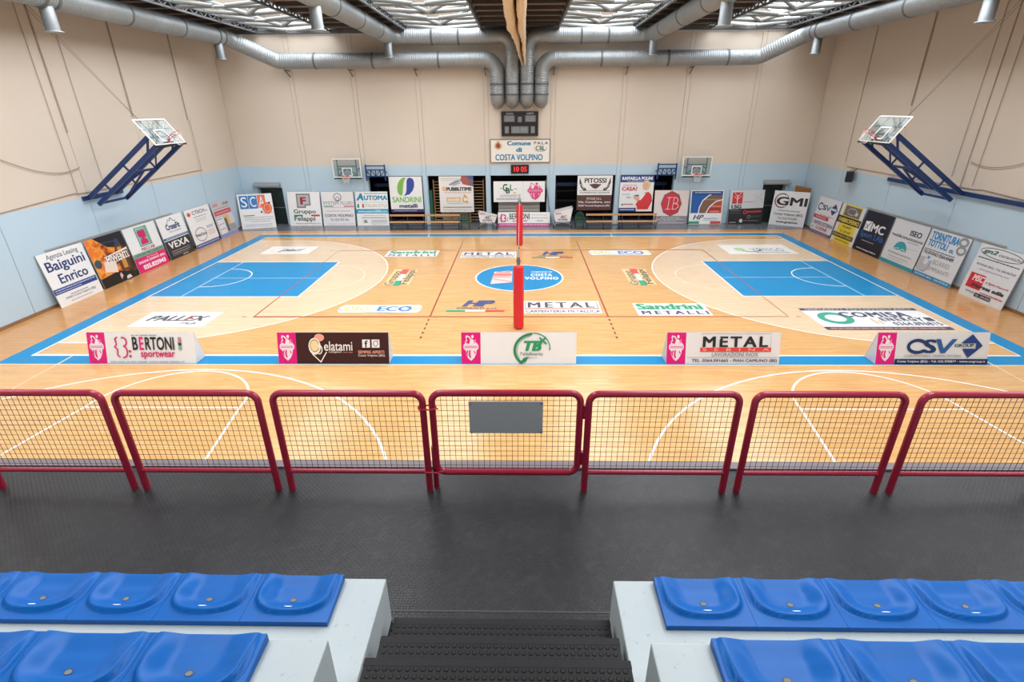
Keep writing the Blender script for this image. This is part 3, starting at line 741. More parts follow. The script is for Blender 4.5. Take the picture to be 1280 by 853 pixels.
# ================================================================== FOLDED-UP BASKETBALL HOOPS ON THE SIDE WALLS
def hoop_ring(e, org, fwd_, up, r=.225, name='rim'):
    org, f, u = Vector(org), Vector(fwd_).normalized(), Vector(up).normalized(); s = f.cross(u)
    c = org + f*(r+.12); b = MB(); b.tube([c + (f*math.cos(t)+s*math.sin(t))*r for t in [2*math.pi*i/24 for i in range(24)]], .012, 6, closed=True)
    b.bar(org, org+f*.14, .12, .05); b.build(name, mat('#d83a34', .35), e)
    b = MB(); N = 12
    for k in range(N):
        for d in (1, -1):
            pts = []
            for j in range(5):
                t = 2*math.pi*(k + d*j*.5)/N; rr = r*(1-.42*j/4); pts.append(c + (f*math.cos(t)+s*math.sin(t))*rr - u*(.09*j*1.05) + Vector((0, 0, -1))*.0)
            b.tube(pts, .005, 4, caps=False)
    b.build('net', WHITE, e)
def folded_hoop(s, wx, yc, ph, label):
    e = empty('basketball_hoop', (wx, yc, 3.4)); tag(e, label, 'basketball hoop', 'folded basketball hoops')
    def P(d, h, y):                                    # distance from wall, height before folding, sideways
        X = d*math.cos(ph) - h*math.sin(ph); Z = d*math.sin(ph) + h*math.cos(ph)
        return (-s*(X + .15), y, Z)
    def D(d, h): return Vector(P(d, h, 0)) - Vector(P(0, 0, 0))
    b = MB(); b.box((min(-s*.0, -s*.1), -.95 if s < 0 else -4.6, -.09), (max(0, -s*.1), 1.15 if s < 0 else 3.6, .06)); b.build('wall_beam', M_BLUE, e)
    for y in (-.75, .75):
        for h0, h1 in ((0, .02), (-.38, -.36)):
            b = MB(); b.bar(P(.0 if h0 == 0 else .08, h0, y), P(3.62, h1, y), .11, .14); b.build('arm', M_BLUE, e)
        for d in (.9, 2.05):
            b = MB(); b.bar(P(d, -.37, y), P(d, .0, y), .06); b.build('rung', M_BLUE, e)
        b = MB(); b.bar(P(3.1, -.36, y), P(3.55, .0, y), .06); b.build('strut', M_BLUE, e)
    for d, h in ((.15, -.38), (2.05, -.37), (3.6, 0.0), (3.6, -.36)):
        b = MB(); b.bar(P(d, h, -.8), P(d, h, .8), .08); b.build('cross_bar', M_BLUE, e)
    b = MB(); b.bar(P(.15, -.38, -.75), P(2.05, -.37, 0), .06); b.bar(P(.15, -.38, .75), P(2.05, -.37, 0), .06); b.build('diagonal', M_BLUE, e)
    b = MB(); b.bar(P(2.05, -.37, .75), P(3.0, -.1, .1), .05); b.bar(P(3.0, -.1, .1), P(3.6, -.36, .75), .05); b.build('diagonal', M_BLUE, e)
    # board
    d0 = 3.69; lo, hi = -.39, .66
    b = MB(); b.add([P(d0, lo, -.9), P(d0, lo, .9), P(d0, hi, .9), P(d0, hi, -.9), P(d0+.012, lo, -.9), P(d0+.012, lo, .9), P(d0+.012, hi, .9), P(d0+.012, hi, -.9)], [(0,1,2,3),(7,6,5,4),(0,4,5,1),(1,5,6,2),(2,6,7,3),(3,7,4,0)])
    bd = b.build('backboard', M_GLASS, e)
    b = MB(); dd = d0+.015
    for p, q in (((lo, -.9), (lo, .9)), ((hi, -.9), (hi, .9)), ((lo, -.9), (hi, -.9)), ((lo, .9), (hi, .9))):
        b.bar(P(dd, *p), P(dd, *q), .05, .03, up=tuple(D(1, 0)))
    for p, q in (((-.24, -.3), (-.24, .3)), ((.22, -.3), (.22, .3)), ((-.24, -.3), (.22, -.3)), ((-.24, .3), (.22, .3))):
        b.bar(P(dd, *p), P(dd, *q), .05, .012, up=tuple(D(1, 0)))
    b.build('border', WHITE, e)
    b = MB()
    for y in (-.45, .45): b.bar(P(d0-.05, lo, y), P(d0-.05, hi, y), .06, .04, up=tuple(D(1, 0)))
    b.bar(P(d0-.05, .3, -.85), P(d0-.05, .3, .85), .05, .04, up=tuple(D(1, 0))); b.bar(P(d0-.05, lo+.1, -.7), P(d0-.05, .3, 0), .04, .03, up=tuple(D(1, 0))); b.bar(P(d0-.05, lo+.1, .7), P(d0-.05, .3, 0), .04, .03, up=tuple(D(1, 0)))
    b.build('board_frame', mat('#47696a', .5), e)
    b = MB(); b.bar(P(d0, lo-.03, -.9), P(d0, lo-.03, .9), .07); b.build('edge_padding', M_BLACKM, e)
    hoop_ring(e, P(d0+.02, -.24, 0), D(1, 0), D(0, 1))
    # hoist cables to the roof and slack electric cable
    b = MB()
    for y in (-.3, -.15): b.tube([P(3.4, .2, 0), (-s*.4, -1.9 + y*1.6, 7.3)], .006, 5)
    b.build('hoist_cable', mat('#5d5a56', .5), e)
    b = MB(); pts = [(-s*.04, -4.2 + 3.6*i/14, 1.9 - 1.15*math.sin(math.pi*.5*i/14) + .35*(i/14)**3) for i in range(15)]
    b.tube(pts, .012, 5); b.build('power_cable', mat('#8a7f74', .6), e)
folded_hoop(-1, XL, .09, .63, 'basketball hoop folded up against the left wall on blue steel arms')
folded_hoop(1, XR, .25, .6, 'basketball hoop folded up against the right wall on blue steel arms')

# small swing-away hoops on the back wall
def back_hoop(xc, fx0, fx1, label):
    e = empty('practice_hoop', (xc, YB, 2.75)); tag(e, label, 'basketball hoop', 'practice hoops on the back wall')
    yb = -.55; w2, h0, h1 = .8, .03, 1.08
    b = MB(); b.box((-w2, yb, h0), (w2, yb+.015, h1)); b.build('backboard', M_GLASS, e)
    b = MB(); y = yb-.012
    for p, q in (((-w2, h1), (w2, h1)), ((-w2, h0), (-w2, h1)), ((w2, h0), (w2, h1)), ((-w2, h0+.06), (w2, h0+.06))): b.bar((p[0], y, p[1]), (q[0], y, q[1]), .05, .02, up=(0, 1, 0))
    for p, q in (((-.26, .16), (.26, .16)), ((-.26, .58), (.26, .58)), ((-.26, .16), (-.26, .58)), ((.26, .16), (.26, .58))): b.bar((p[0], y, p[1]), (q[0], y, q[1]), .05, .02, up=(0, 1, 0))
    b.build('border', WHITE, e)
    b = MB()
    for p, q in (((-.55, h0), (-.55, h1)), ((.55, h0), (.55, h1)), ((-.55, .68), (.55, .68)), ((-.55, .15), (.55, .15)), ((-.5, .2), (0, .6)), ((.5, .2), (0, .6))): b.bar((p[0], yb+.04, p[1]), (q[0], yb+.04, q[1]), .06, .04, up=(0, 1, 0))
    for x in (-.55, .55): b.bar((x, yb+.04, .5), (x, 0, .5), .06)
    b.build('board_frame', mat('#27595c', .5), e)
    b = MB(); b.box((-w2-.02, yb-.02, h0-.06), (w2+.02, yb+.04, h0)); b.box((-w2-.03 if fx0 > xc else w2, yb-.02, h0), (-w2 if fx0 > xc else w2+.03, yb+.04, .35)); b.build('edge_padding', mat('#173a44', .5), e)
    hoop_ring(e, (0, yb-.02, .17), (0, -1, 0), (0, 0, 1))
    b = MB(); a, c = fx0-xc, fx1-xc
    for z in (.1, .45, .68): b.bar((a, -.35, z), (c, -.35, z), .06)
    n = 4
    for k in range(n+1): b.bar((a+(c-a)*k/n, -.35, .1), (a+(c-a)*k/n, -.35, .45), .045)
    for k in range(n): b.bar((a+(c-a)*k/n, -.35, .45 if k < 2 else .1), (a+(c-a)*(k+1)/n, -.35, .1 if k < 2 else .45), .035)
    for x in (a, c): b.bar((x, -.35, -.15), (x, -.35, .75), .07); b.bar((x, -.35, .3), (x, .03, .3), .06)
    b.build('swing_frame', M_BLUE, e)
back_hoop(-9.98, -8.95, -7.85, 'small backboard and rim on the back wall left of the niches')
back_hoop(10.1, 9.0, 7.95, 'small backboard and rim on the back wall right of the niches')

# ================================================================== BOARDS
LB = lambda y0, y1: ((-16.31, y0, 0), (-16.31, y1, 0), (-16.555, (y0+y1)/2, 1.9))
RB = lambda y0, y1: ((16.41, y0, 0), (16.41, y1, 0), (16.655, (y0+y1)/2, 1.89))
BB = lambda x0, x1, z0=0, z1=1.95, y0=10.62, y1=10.9: ((x0, y0, z0), (x1, y0, z0), ((x0+x1)/2, y1, z1))
GL, GR, GB = 'advertising boards leaning on the left wall', 'advertising boards leaning on the right wall', 'advertising boards along the back wall'
Wt = '#e9e9e6'
NA = '#26396f'
board('advertising_board', 'white board with big navy two-line name, nearest the stands on the left wall', *LB(-3.66, -1.64), Wt, [
    ('T', 'Agenzia Leasing', .17, .84, .86, .96, '#5f6068'), ('T', 'Baiguini', .08, .6, .93, .84, NA, {'b': .02}), ('T', 'Enrico', .22, .4, .86, .58, NA, {'b': .02}),
    ('R', .0, .24, .98, .345, '#2f4486'), ('B', .03, .3, .95, .325, '#b9c3dd'), ('B', .03, .26, .6, .28, '#b9c3dd'), ('B', .3, .165, .7, .19, '#9a9a9e'), ('T', '24062 Costa Volpino (Bg)', .16, .1, .86, .155, '#77777c'), ('B', .25, .05, .75, .07, '#a5a5a8')], GL)
board('advertising_board', 'black poster board with orange flames on the left wall', *LB(-1.53, .44), '#171412', [
    ('R', 0, 0, 1, 1, M_FIRE), ('P', [(.5, .76), (1, .66), (1, 1), (.22, 1)], '#17161a'), ('P', [(0, 0), (1, 0), (1, .12), (.5, .24), (0, .2)], '#191614'),
    ('P', [(.62, .2), (.9, .2), (.92, .6), (.85, .78), (.72, .8), (.62, .6)], '#5a3b22'), ('P', [(.7, .25), (.82, .25), (.84, .7), (.72, .7)], '#c98d3e'), ('D', .78, .82, .06, .06, '#2b3a66'), ('L', [(.28, .88), (.75, .84)], .02, '#33506e'),
    ('P', [(.18, .3), (.5, .22), (.55, .45), (.25, .5)], '#ead7c8'), ('D', .1, .5, .09, .09, '#3c5054'), ('P', [(.5, .06), (.58, .12), (.55, .2), (.5, .16)], '#e3b3b0'), ('P', [(.64, .02), (.8, .03), (.76, .1), (.66, .08)], '#dcd6d2'),
    ('L', [(.3, .42), (.97, .46), (.97, .63), (.3, .58), (.3, .42)], .03, '#e9e2da'), ('T', 'MIWENTI', .33, .44, .94, .58, '#f3eee6', {'b': .03})], GL)
board('advertising_board', 'white green and magenta board with a phone number on the left wall', *LB(.53, 2.56), Wt, [
    ('R', .32, .53, .72, .96, '#6fa98f'), ('L', [(.38, .57), (.62, .57), (.62, .92), (.38, .92), (.38, .57)], .02, '#e7e7e4'), ('P', [(.38, .88), (.62, .88), (.62, .72), (.5, .7), (.38, .76)], '#cf1d68'), ('P', [(.38, .57), (.62, .57), (.62, .65), (.5, .72), (.4, .66)], '#cf1d68'),
    ('T', 'MECCAB', .32, .44, .74, .51, '#b51b5c', {'b': .03}), ('R', 0, .33, 1, .425, '#7fae94'), ('T', 'OFFICINE MECCANICHE', .05, .35, .95, .405, '#33503f', {'b': .02}), ('R', 0, 0, 1, .33, '#d81b6c'),
    ('T', 'Via S. Fermo, 28', .36, .265, .72, .305, '#f3dbe6'), ('T', 'ENDINE GAIANO (BG)', .08, .18, .94, .25, '#f6e6ee', {'b': .03}), ('T', '035.825943', .16, .05, .9, .15, '#f6eef2', {'b': .05})], GL)
board('advertising_board', 'board with white top half and black lower half in white capitals on the left wall', *LB(2.72, 4.62), Wt, [
    ('L', [(.32, .82), (.42, .92), (.47, .88), (.52, .95), (.62, .86), (.7, .86)], .03, '#3c4c63'), ('T', 'CrossFit', .24, .68, .8, .82, '#28466e', {'b': .05}), ('T', 'THE CORNER', .3, .61, .8, .65, '#8a919c'),
    ('R', 0, .47, 1, .52, '#36578f'), ('B', .1, .485, .95, .505, '#c3cfe2'), ('R', 0, 0, 1, .45, '#2a2627'), ('T', 'VEXA', .1, .25, .9, .41, '#f0efee', {'b': .03, 'sp': 1.1}), ('B', .12, .17, .88, .19, '#b5b2b2'), ('B', .12, .12, .88, .14, '#b5b2b2'), ('B', .12, .08, .8, .1, '#8f8c8c'), ('B', .5, .03, .72, .05, '#e7e5e5')], GL)
board('advertising_board', 'white board with a red badge and a large thin circle on the left wall', *LB(4.85, 7.02), Wt, [
    ('D', .14, .88, .09, .06, '#f0b9b9'), ('D', .14, .87, .05, .045, '#c23b3b'), ('T', 'CTECH', .27, .84, .78, .93, '#35386a', {'b': .02}), ('R', .82, .85, .9, .87, '#5b5e7a'), ('B', .28, .76, .8, .785, '#8c8c90'), ('B', .32, .7, .75, .72, '#b0b0b3'), ('B', .32, .65, .75, .67, '#b0b0b3'),
    ('A', .34, .32, .22, .17, 0, 360, .03, '#55585c'), ('T', 'WebCloud', .1, .28, .56, .36, '#4e5055', {'b': .02}), ('B', .64, .46, .9, .48, '#4f74b4'), ('B', .64, .42, .9, .44, '#4f74b4'), ('B', .62, .34, .92, .36, '#dc9a86'), ('B', .62, .29, .92, .31, '#dc9a86'), ('B', .62, .24, .92, .26, '#dc9a86'),
    ('R', 0, 0, 1, .1, '#3f5795'), ('B', .05, .04, .95, .065, '#c7d2ea')], GL)
board('advertising_board', 'grey board with a red band and small pictures, farthest on the left wall', *LB(7.2, 9.05), '#c3c2c4', [
    ('T', 'ONE', .08, .86, .36, .95, '#c06a70', {'b': .03}), ('T', 'ATLAS', .62, .86, .95, .93, '#3a3a40', {'b': .04, 's': .2}), ('B', .08, .78, .9, .81, '#8f8e94'), ('R', .05, .62, .95, .74, '#c8454a'), ('B', .1, .66, .88, .69, '#eab6b4'),
    ('R', .06, .1, .42, .55, '#dfe0e3'), ('R', .45, .3, .72, .56, '#e0b45c'), ('R', .72, .3, .97, .6, '#cfcdd0'), ('R', .45, .12, .58, .5, '#5a5c62'), ('R', .6, .12, .97, .3, '#9a9aa0'), ('R', 0, 0, 1, .1, '#8793c4'), ('B', .08, .5, .36, .53, '#5a76a8'), ('B', .08, .36, .36, .39, '#b08a62'), ('B', .08, .22, .36, .25, '#7d8aa0')], GL)
board('advertising_board', 'white board with blue and orange square capitals in the left corner', (-16.38, 9.62, 0), (-14.62, 10.24, 0), (-15.62, 10.3, 1.93), Wt, [
    ('R', .05, .58, .3, .96, '#2b78b8'), ('R', .31, .58, .56, .96, '#2b78b8'), ('T', 'S', .09, .63, .26, .92, '#eef2f4', {'b': .0}), ('T', 'C', .35, .63, .52, .92, '#eef2f4', {'b': .0}), ('R', .57, .6, .8, .97, '#e0724e'), ('T', 'A', .6, .63, .77, .92, '#f3ece6', {'b': .0}),
    ('D', .82, .58, .14, .17, '#e0653c'), ('A', .82, .58, .09, .11, 0, 360, .03, '#efb29a'), ('D', .9, .73, .03, .03, '#2c3358'), ('D', .64, .47, .03, .03, '#2c3358'), ('L', [(.68, .42), (.97, .44)], .03, '#d9765a'), ('R', .1, .37, .42, .395, '#4f9068'), ('B', .12, .31, .95, .335, '#a9b0b8'), ('B', .12, .25, .95, .275, '#a9b0b8'), ('B', .3, .19, .85, .215, '#a9b0b8'), ('B', .12, .1, .9, .125, '#b5bbc2'), ('B', .12, .05, .9, .07, '#b5bbc2')], GB)
board('advertising_board', 'white board with a grey square emblem around a dark red letter on the back wall', *BB(-13.93, -11.98), Wt, [
    ('P', [(.27, .53), (.55, .53), (.55, .6), (.7, .6), (.7, .95), (.27, .95)], '#77797c'), ('P', [(.31, .57), (.51, .57), (.51, .64), (.66, .64), (.66, .91), (.31, .91)], '#b5b6b6'), ('T', 'F', .38, .63, .57, .85, '#9c2c3c', {'b': .06}),
    ('T', 'Gruppo', .15, .33, .84, .49, '#35393a', {'b': .02}), ('R', .15, .28, .42, .33, '#2f8a5c'), ('R', .68, .28, .95, .33, '#c8323e'), ('T', 'Felappi', .15, .11, .8, .28, '#35393a', {'b': .02}), ('T', 'www.gruppofelappi.com', .17, .04, .95, .09, '#b0555c')], GB)
board('advertising_board', 'white board with a thin grey ring emblem and grey capitals on the back wall', *BB(-11.88, -9.95), '#e2e1e0', [
    ('A', .5, .84, .115, .11, 0, 360, .045, '#6d6f73'), ('A', .5, .8, .055, .05, 0, 360, .035, '#6d6f73'), ('T', 'SYSTEM FLUID', .04, .62, .96, .72, '#86868a', {'b': .01}), ('R', .05, .56, .35, .59, '#5f9a78'), ('R', .68, .56, .99, .59, '#cf5a5e'), ('L', [(.05, .54), (.98, .54)], .015, '#9a9aa0'),
    ('B', .12, .42, .88, .45, '#c9a9a9'), ('T', 'COSTA VOLPINO', .06, .26, .95, .34, '#4a4b50', {'b': .02}), ('T', 'Tel. 035 970 436', .22, .14, .8, .21, '#6a6a70'), ('B', .1, .04, .95, .06, '#b0aeb0')], GB)
board('advertising_board', 'white board with teal capitals and a small tricolour flag on the back wall', *BB(-9.83, -7.9), Wt, [
    ('B', .28, .93, .98, .96, '#2b86a8'), ('T', 'A', .03, .74, .25, .95, '#1f86ad', {'b': .06, 's': .2}), ('T', 'UTOMA', .26, .75, .99, .89, '#2b90b0', {'b': .05}), ('D', .56, .8, .05, .05, '#e0a07a'), ('B', .05, .68, .98, .7, '#9ac0cd'), ('R', .04, .53, .1, .64, '#3a8a5a'), ('R', .1, .53, .19, .64, '#eeeeec'), ('R', .19, .53, .25, .64, '#c44a48'),
    ('T', 'ITALIAN STYLE', .29, .54, .97, .64, '#bdb39a', {'b': .01}), ('R', 0, .36, 1, .49, '#2a95b4'), ('T', 'www.automa2000.com', .05, .39, .97, .46, '#d7edf2', {'b': .02}), ('B', .2, .29, .9, .31, '#c9a0a0'), ('B', .15, .22, .92, .25, '#9a7a7a'), ('T', 'GBL', .2, .08, .33, .17, '#4f6a58', {'b': .03}), ('B', .45, .14, .95, .17, '#a0a0a4'), ('B', .45, .09, .95, .12, '#a0a0a4'), ('B', .45, .04, .95, .06, '#b5b5b8')], GB)
HANG = dict(z0=.74, z1=2.8, y0=10.84, y1=10.9)
leafL = [(.54, .97), (.44, .97), (.35, .92), (.28, .83), (.24, .71), (.24, .58), (.28, .5), (.34, .47), (.38, .5), (.4, .58), (.42, .7), (.45, .83), (.49, .92)]
leafR = [(.54, .88), (.58, .95), (.65, .97), (.73, .94), (.77, .85), (.76, .73), (.7, .6), (.6, .51), (.42, .46), (.49, .54), (.52, .64), (.53, .76)][::-1]
board('advertising_board', 'hanging white board with a green and blue leaf pair and green capitals', *BB(-7.74, -5.79, **HANG), Wt, [
    ('P', leafL, '#7cb652'), ('P', leafR, '#344a9c'), ('T', 'SANDRINI', .06, .28, .95, .44, '#84bd62', {'b': .03}), ('T', 'metalli', .26, .13, .82, .24, '#35395a', {'b': .04}), ('R', 0, 0, 1, .09, '#3a3166'), ('B', .1, .03, .8, .06, '#b5b0d0')], GB)
board('advertising_board', 'hanging white board with black capitals and printing machines in front of wooden wall bars', *BB(-4.78, -2.75, **HANG), '#e3e0da', [
    ('P', [(.66, 1), (1, 1), (1, .72), (.7, .78), (.62, .9)], '#a85a52'), ('P', [(.82, 1), (1, 1), (1, .9), (.85, .92)], '#4a5a94'), ('P', [(.88, .9), (1, .86), (1, .74), (.86, .76)], '#6a6a6c'), ('P', [(.28, .78), (.45, .74), (.62, .8), (.62, .92), (.5, .9)], '#a8b0ba'), ('L', [(.3, .76), (.58, .88)], .06, '#7d8894'),
    ('B', .06, .93, .6, .95, '#b3aca4'), ('B', .06, .88, .5, .9, '#c2bcb4'), ('D', .15, .66, .07, .06, '#e4b98c'), ('T', 'PUBBLITIME', .21, .6, .95, .7, '#2f2c2c', {'b': .05}), ('B', .16, .54, .95, .565, '#cfa6a0'),
    ('R', .2, .3, .62, .42, '#dcb88a'), ('T', 'eurobi', .23, .32, .58, .4, '#f1e6d6', {'b': .03}), ('P', [(.68, .28), (.85, .24), (.8, .36), (.82, .42), (.72, .52), (.7, .42), (.66, .38)], '#d3a766'), ('D', .75, .36, .05, .05, '#efe5d4'), ('R', .22, .24, .68, .265, '#b9c6cc'), ('B', .1, .12, .95, .16, '#8b8b8e'), ('B', .1, .05, .95, .075, '#b5b5b6')], GB)
def crest(x0, y0, x1, y1, fg, bg):
    q = lambda u, v: (x0+(x1-x0)*u, y0+(y1-y0)*v)
    sh = [q(*p) for p in ((.1, .5), (.16, .28), (.3, .12), (.5, .02), (.7, .12), (.84, .28), (.9, .5))]
    return [('P', sh, fg), ('P', [q(*p) for p in ((0, .5), (.06, .44), (.94, .44), (1, .5), (1, .6), (.92, .66), (.08, .66), (0, .6))], fg),
            ('P', [q(*p) for p in ((.1, .64), (.13, .76), (.24, .86), (.28, .64))], fg), ('P', [q(*p) for p in ((.74, .64), (.78, .84), (.88, .76), (.91, .64))], fg), ('P', [q(*p) for p in ((.38, .64), (.44, .78), (.56, .85), (.7, .79), (.72, .64))], fg), ('D', *q(.6, .93), (x1-x0)*.085, (y1-y0)*.065, fg),
            ('L', [q(.52, .8), q(.36, .93), q(.22, .95), q(.18, .86)], .035, fg), ('L', [q(.2, .76), q(.24, .68)], .03, bg), ('L', [q(.82, .8), q(.86, .7)], .03, bg),
            ('L', [q(.06, .57), q(.94, .57)], .012, bg), ('L', [q(.06, .52), q(.94, .52)], .012, bg), ('L', [q(.44, .42), q(.4, .28), q(.46, .14)], .04, bg), ('L', [q(.3, .42), q(.2, .26)], .03, bg), ('L', [q(.7, .4), q(.78, .3)], .025, bg), ('L', [q(.14, .4), q(.3, .2)], .02, bg)]
board('advertising_board', 'wide white board with green monogram and pink crest above the middle of the back wall', *BB(-1.56, 1.48, z0=1.32, z1=2.5, y0=10.84, y1=10.9), Wt, [
    ('T', 'G', .18, .52, .27, .88, '#2f6a4c', {'b': .04}), ('T', 'B', .24, .42, .32, .68, '#24503c', {'b': .04}), ('T', 'L', .32, .55, .38, .85, '#3a8a5c', {'b': .04}), ('R', .13, .64, .17, .68, '#3a8a5c'), ('R', .4, .62, .46, .65, '#3a8a5c'), ('D', .41, .46, .03, .04, '#dfc27a'),
    ('T', 'AUTOTRASPORTI', .13, .24, .47, .36, '#9a9294', {'b': .01}), ('R', .04, .1, .52, .22, '#dadada'), ('T', 'COSTA VOLPINO (BG)', .06, .08, .54, .18, '#77797e'), ('R', .575, .02, .58, .98, '#c9c4c2')] + crest(.66, .08, .96, .94, '#dc4a82', '#f0e6ea'), GB)
BERT = lambda o: [('T', '{', *o, '#d02a6c', {'b': .03})]
board('advertising_board', 'low white board with magenta braces and black capitals against the back wall behind the net', *BB(-1.3, 1.78, z0=0, z1=.8, y0=10.22, y1=10.35), Wt, [
    ('T', '{', .03, .3, .1, .88, '#d02a6c', {'b': .03}), ('T', '3', .1, .3, .16, .85, '#d02a6c', {'b': .02}), ('D', .185, .58, .012, .04, '#8a2a50'), ('D', .185, .42, .012, .04, '#8a2a50'), ('T', 'BERTONI', .22, .5, .61, .92, '#3b3a3c', {'b': .02}), ('T', 'sportwear', .28, .28, .58, .46, '#a84a74'), ('B', .64, .78, .95, .84, '#dcb0b0'), ('B', .64, .56, .98, .64, '#a8b5ba'), ('B', .75, .36, .88, .44, '#9a9aa0'),
    ('R', 0, 0, 1, .22, '#c23a7c'), ('B', .03, .07, .97, .15, '#f0c3d8')], GB)
hornL = [(.06, .96), (.05, .8), (.09, .68), (.17, .58), (.26, .57), (.25, .63), (.16, .68), (.11, .8)]
board('advertising_board', 'hanging white and brown board with a horned emblem', *BB(3.39, 5.44, z0=.83, z1=2.8, y0=10.84, y1=10.9), Wt, [
    ('P', hornL, '#4b3632'), ('P', [(1-x, y) for x, y in hornL][::-1], '#4b3632'), ('L', [(.08, .76), (.2, .62)], .025, Wt), ('L', [(.92, .76), (.8, .62)], .025, Wt), ('T', 'PITOSSI', .2, .79, .82, .93, '#3a3434', {'b': .03}), ('P', [(.33, .75), (.5, .77), (.69, .75), (.58, .65), (.52, .62), (.44, .65)], '#5a4038'),
    ('L', [(.05, .57), (.95, .57)], .02, '#6a6260'), ('T', 'COMMERCIO LEGNAMI', .07, .49, .93, .535, '#5a5452'), ('R', 0, 0, 1, .44, '#5a3a36'), ('T', 'PITOSSI S.R.L.', .28, .3, .72, .37, '#d9cfcb', {'b': .01}), ('T', 'Via Cavallera, snc', .03, .2, .97, .27, '#e9e2de', {'b': .02}), ('T', '25038 Tavernola Bergamasca (BS)', .04, .09, .95, .16, '#e9e2de', {'b': .02})], GB)
board('advertising_board', 'hanging board with blue header showing a person in a red jacket', *BB(5.9, 7.87, z0=.74, z1=2.83, y0=10.84, y1=10.9), Wt, [
    ('R', 0, .8, 1, 1, '#27407c'), ('T', 'RAFFAELLA POLINI', .05, .86, .95, .95, '#f0f2f6', {'b': .04}), ('B', .2, .815, .85, .84, '#aebcd8'), ('T', 'OPERAZIONE', .08, .7, .5, .74, '#b98288'), ('T', 'CASA?', .06, .57, .52, .68, '#c04a50', {'b': .04}), ('B', .08, .46, .32, .49, '#9ab0cc'), ('B', .22, .37, .34, .41, '#7d8eb0'), ('D', .1, .19, .025, .025, '#3a3440'), ('B', .14, .18, .42, .22, '#c04a50'),
    ('R', 0, 0, .52, .1, '#2b4480'), ('B', .04, .035, .46, .065, '#d5dcea'), ('D', .78, .72, .115, .135, '#d9c59a'), ('D', .75, .69, .08, .1, '#e0ae98'), ('P', [(.56, .06), (.88, .06), (.99, .3), (.95, .46), (.86, .54), (.7, .5), (.6, .34), (.5, .2), (.54, .14)], '#d63a3c'), ('P', [(.58, .34), (.7, .5), (.78, .5), (.7, .38), (.62, .3)], '#f0ecea'), ('P', [(.42, .36), (.55, .28), (.62, .36), (.56, .42)], '#e0b49e'), ('R', .46, .42, .58, .46, '#5a6a84'), ('P', [(.4, .42), (.48, .34), (.5, .37), (.43, .45)], '#e0b49e')], GB)
octo = [(.5+.31*math.cos(math.radians(22.5+45*i)), .61+.37*math.sin(math.radians(22.5+45*i))) for i in range(8)]
octo2 = [(.5+.28*math.cos(math.radians(22.5+45*i)), .61+.335*math.sin(math.radians(22.5+45*i))) for i in range(8)]
octo = [(.5+.31*math.cos(math.radians(45*i)), .61+.37*math.sin(math.radians(45*i))) for i in range(8)]; octo2 = [(.5+.28*math.cos(math.radians(45*i)), .61+.335*math.sin(math.radians(45*i))) for i in range(8)]
board('advertising_board', 'pale board with a red octagon and a grey lower band on the back wall', *BB(7.98, 9.98), '#dccfca', [
    ('P', octo, '#6e4a48'), ('P', octo2, '#c62f3c'), ('L', [(.37, .79), (.51, .79)], .03, '#efd8d6'), ('L', [(.44, .79), (.4, .45)], .03, '#efd8d6'), ('L', [(.33, .45), (.48, .45)], .03, '#efd8d6'), ('L', [(.58, .79), (.54, .45)], .03, '#efd8d6'), ('L', [(.53, .79), (.64, .79), (.7, .72), (.66, .63), (.58, .62), (.68, .6), (.72, .52), (.64, .45), (.52, .45)], .03, '#efd8d6'),
    ('R', 0, 0, 1, .25, '#868388'), ('R', .17, .2, .2, .25, '#b03a44'), ('B', .22, .19, .8, .215, '#c5c1c3'), ('T', 'Dott. Ing. Bertoni Alberto', .08, .12, .92, .17, '#d9d6d7', {'b': .01}), ('B', .2, .08, .7, .1, '#c5c1c3'), ('B', .15, .03, .9, .055, '#d0cdce')], GB)
board('advertising_board', 'blue and orange picture board with a green white and red foot on the back wall', *BB(10.1, 12.03), Wt, [
    ('R', .03, .33, .97, .97, '#1f5aa2'), ('P', [(.28, .33), (.3, .5), (.4, .7), (.58, .84), (.97, .86), (.97, .33)], '#7a5a4a'), ('P', [(.5, .33), (.6, .5), (.8, .64), (.97, .68), (.97, .33)], '#b8473a'), ('B', .62, .5, .95, .56, '#d98a7c'), ('B', .58, .42, .95, .47, '#8a2a26'), ('B', .4, .7, .9, .75, '#b58a5a'), ('R', .62, .36, .9, .4, '#d98a7c'),
    ('L', [(.27, .33), (.29, .5), (.38, .7), (.56, .85), (.62, .87)], .06, '#e8ecf0'), ('L', [(.5, .33), (.6, .52), (.78, .67), (.97, .72)], .06, '#e8ecf0'), ('R', .03, .87, .97, .97, '#28427e'), ('B', .12, .91, .9, .94, '#c9d3e6'),
    ('T', 'HP', .12, .14, .45, .28, '#2f3550', {'b': .02, 's': .3}), ('B', .45, .16, .88, .19, '#7d9cc0'), ('B', .45, .11, .88, .13, '#b5b5b8'), ('R', .0, .015, .32, .09, '#3f9a72'), ('R', .32, .015, .66, .09, '#f0efed'), ('R', .66, .015, .98, .09, '#c84a46')], GB)
tree = [('L', [(.22, .6), (.22, .85)], .06, '#eec3be'), ('L', [(.12, .82), (.22, .72), (.32, .82)], .03, '#eec3be'), ('L', [(.12, .92), (.22, .8), (.32, .92)], .03, '#eec3be')]
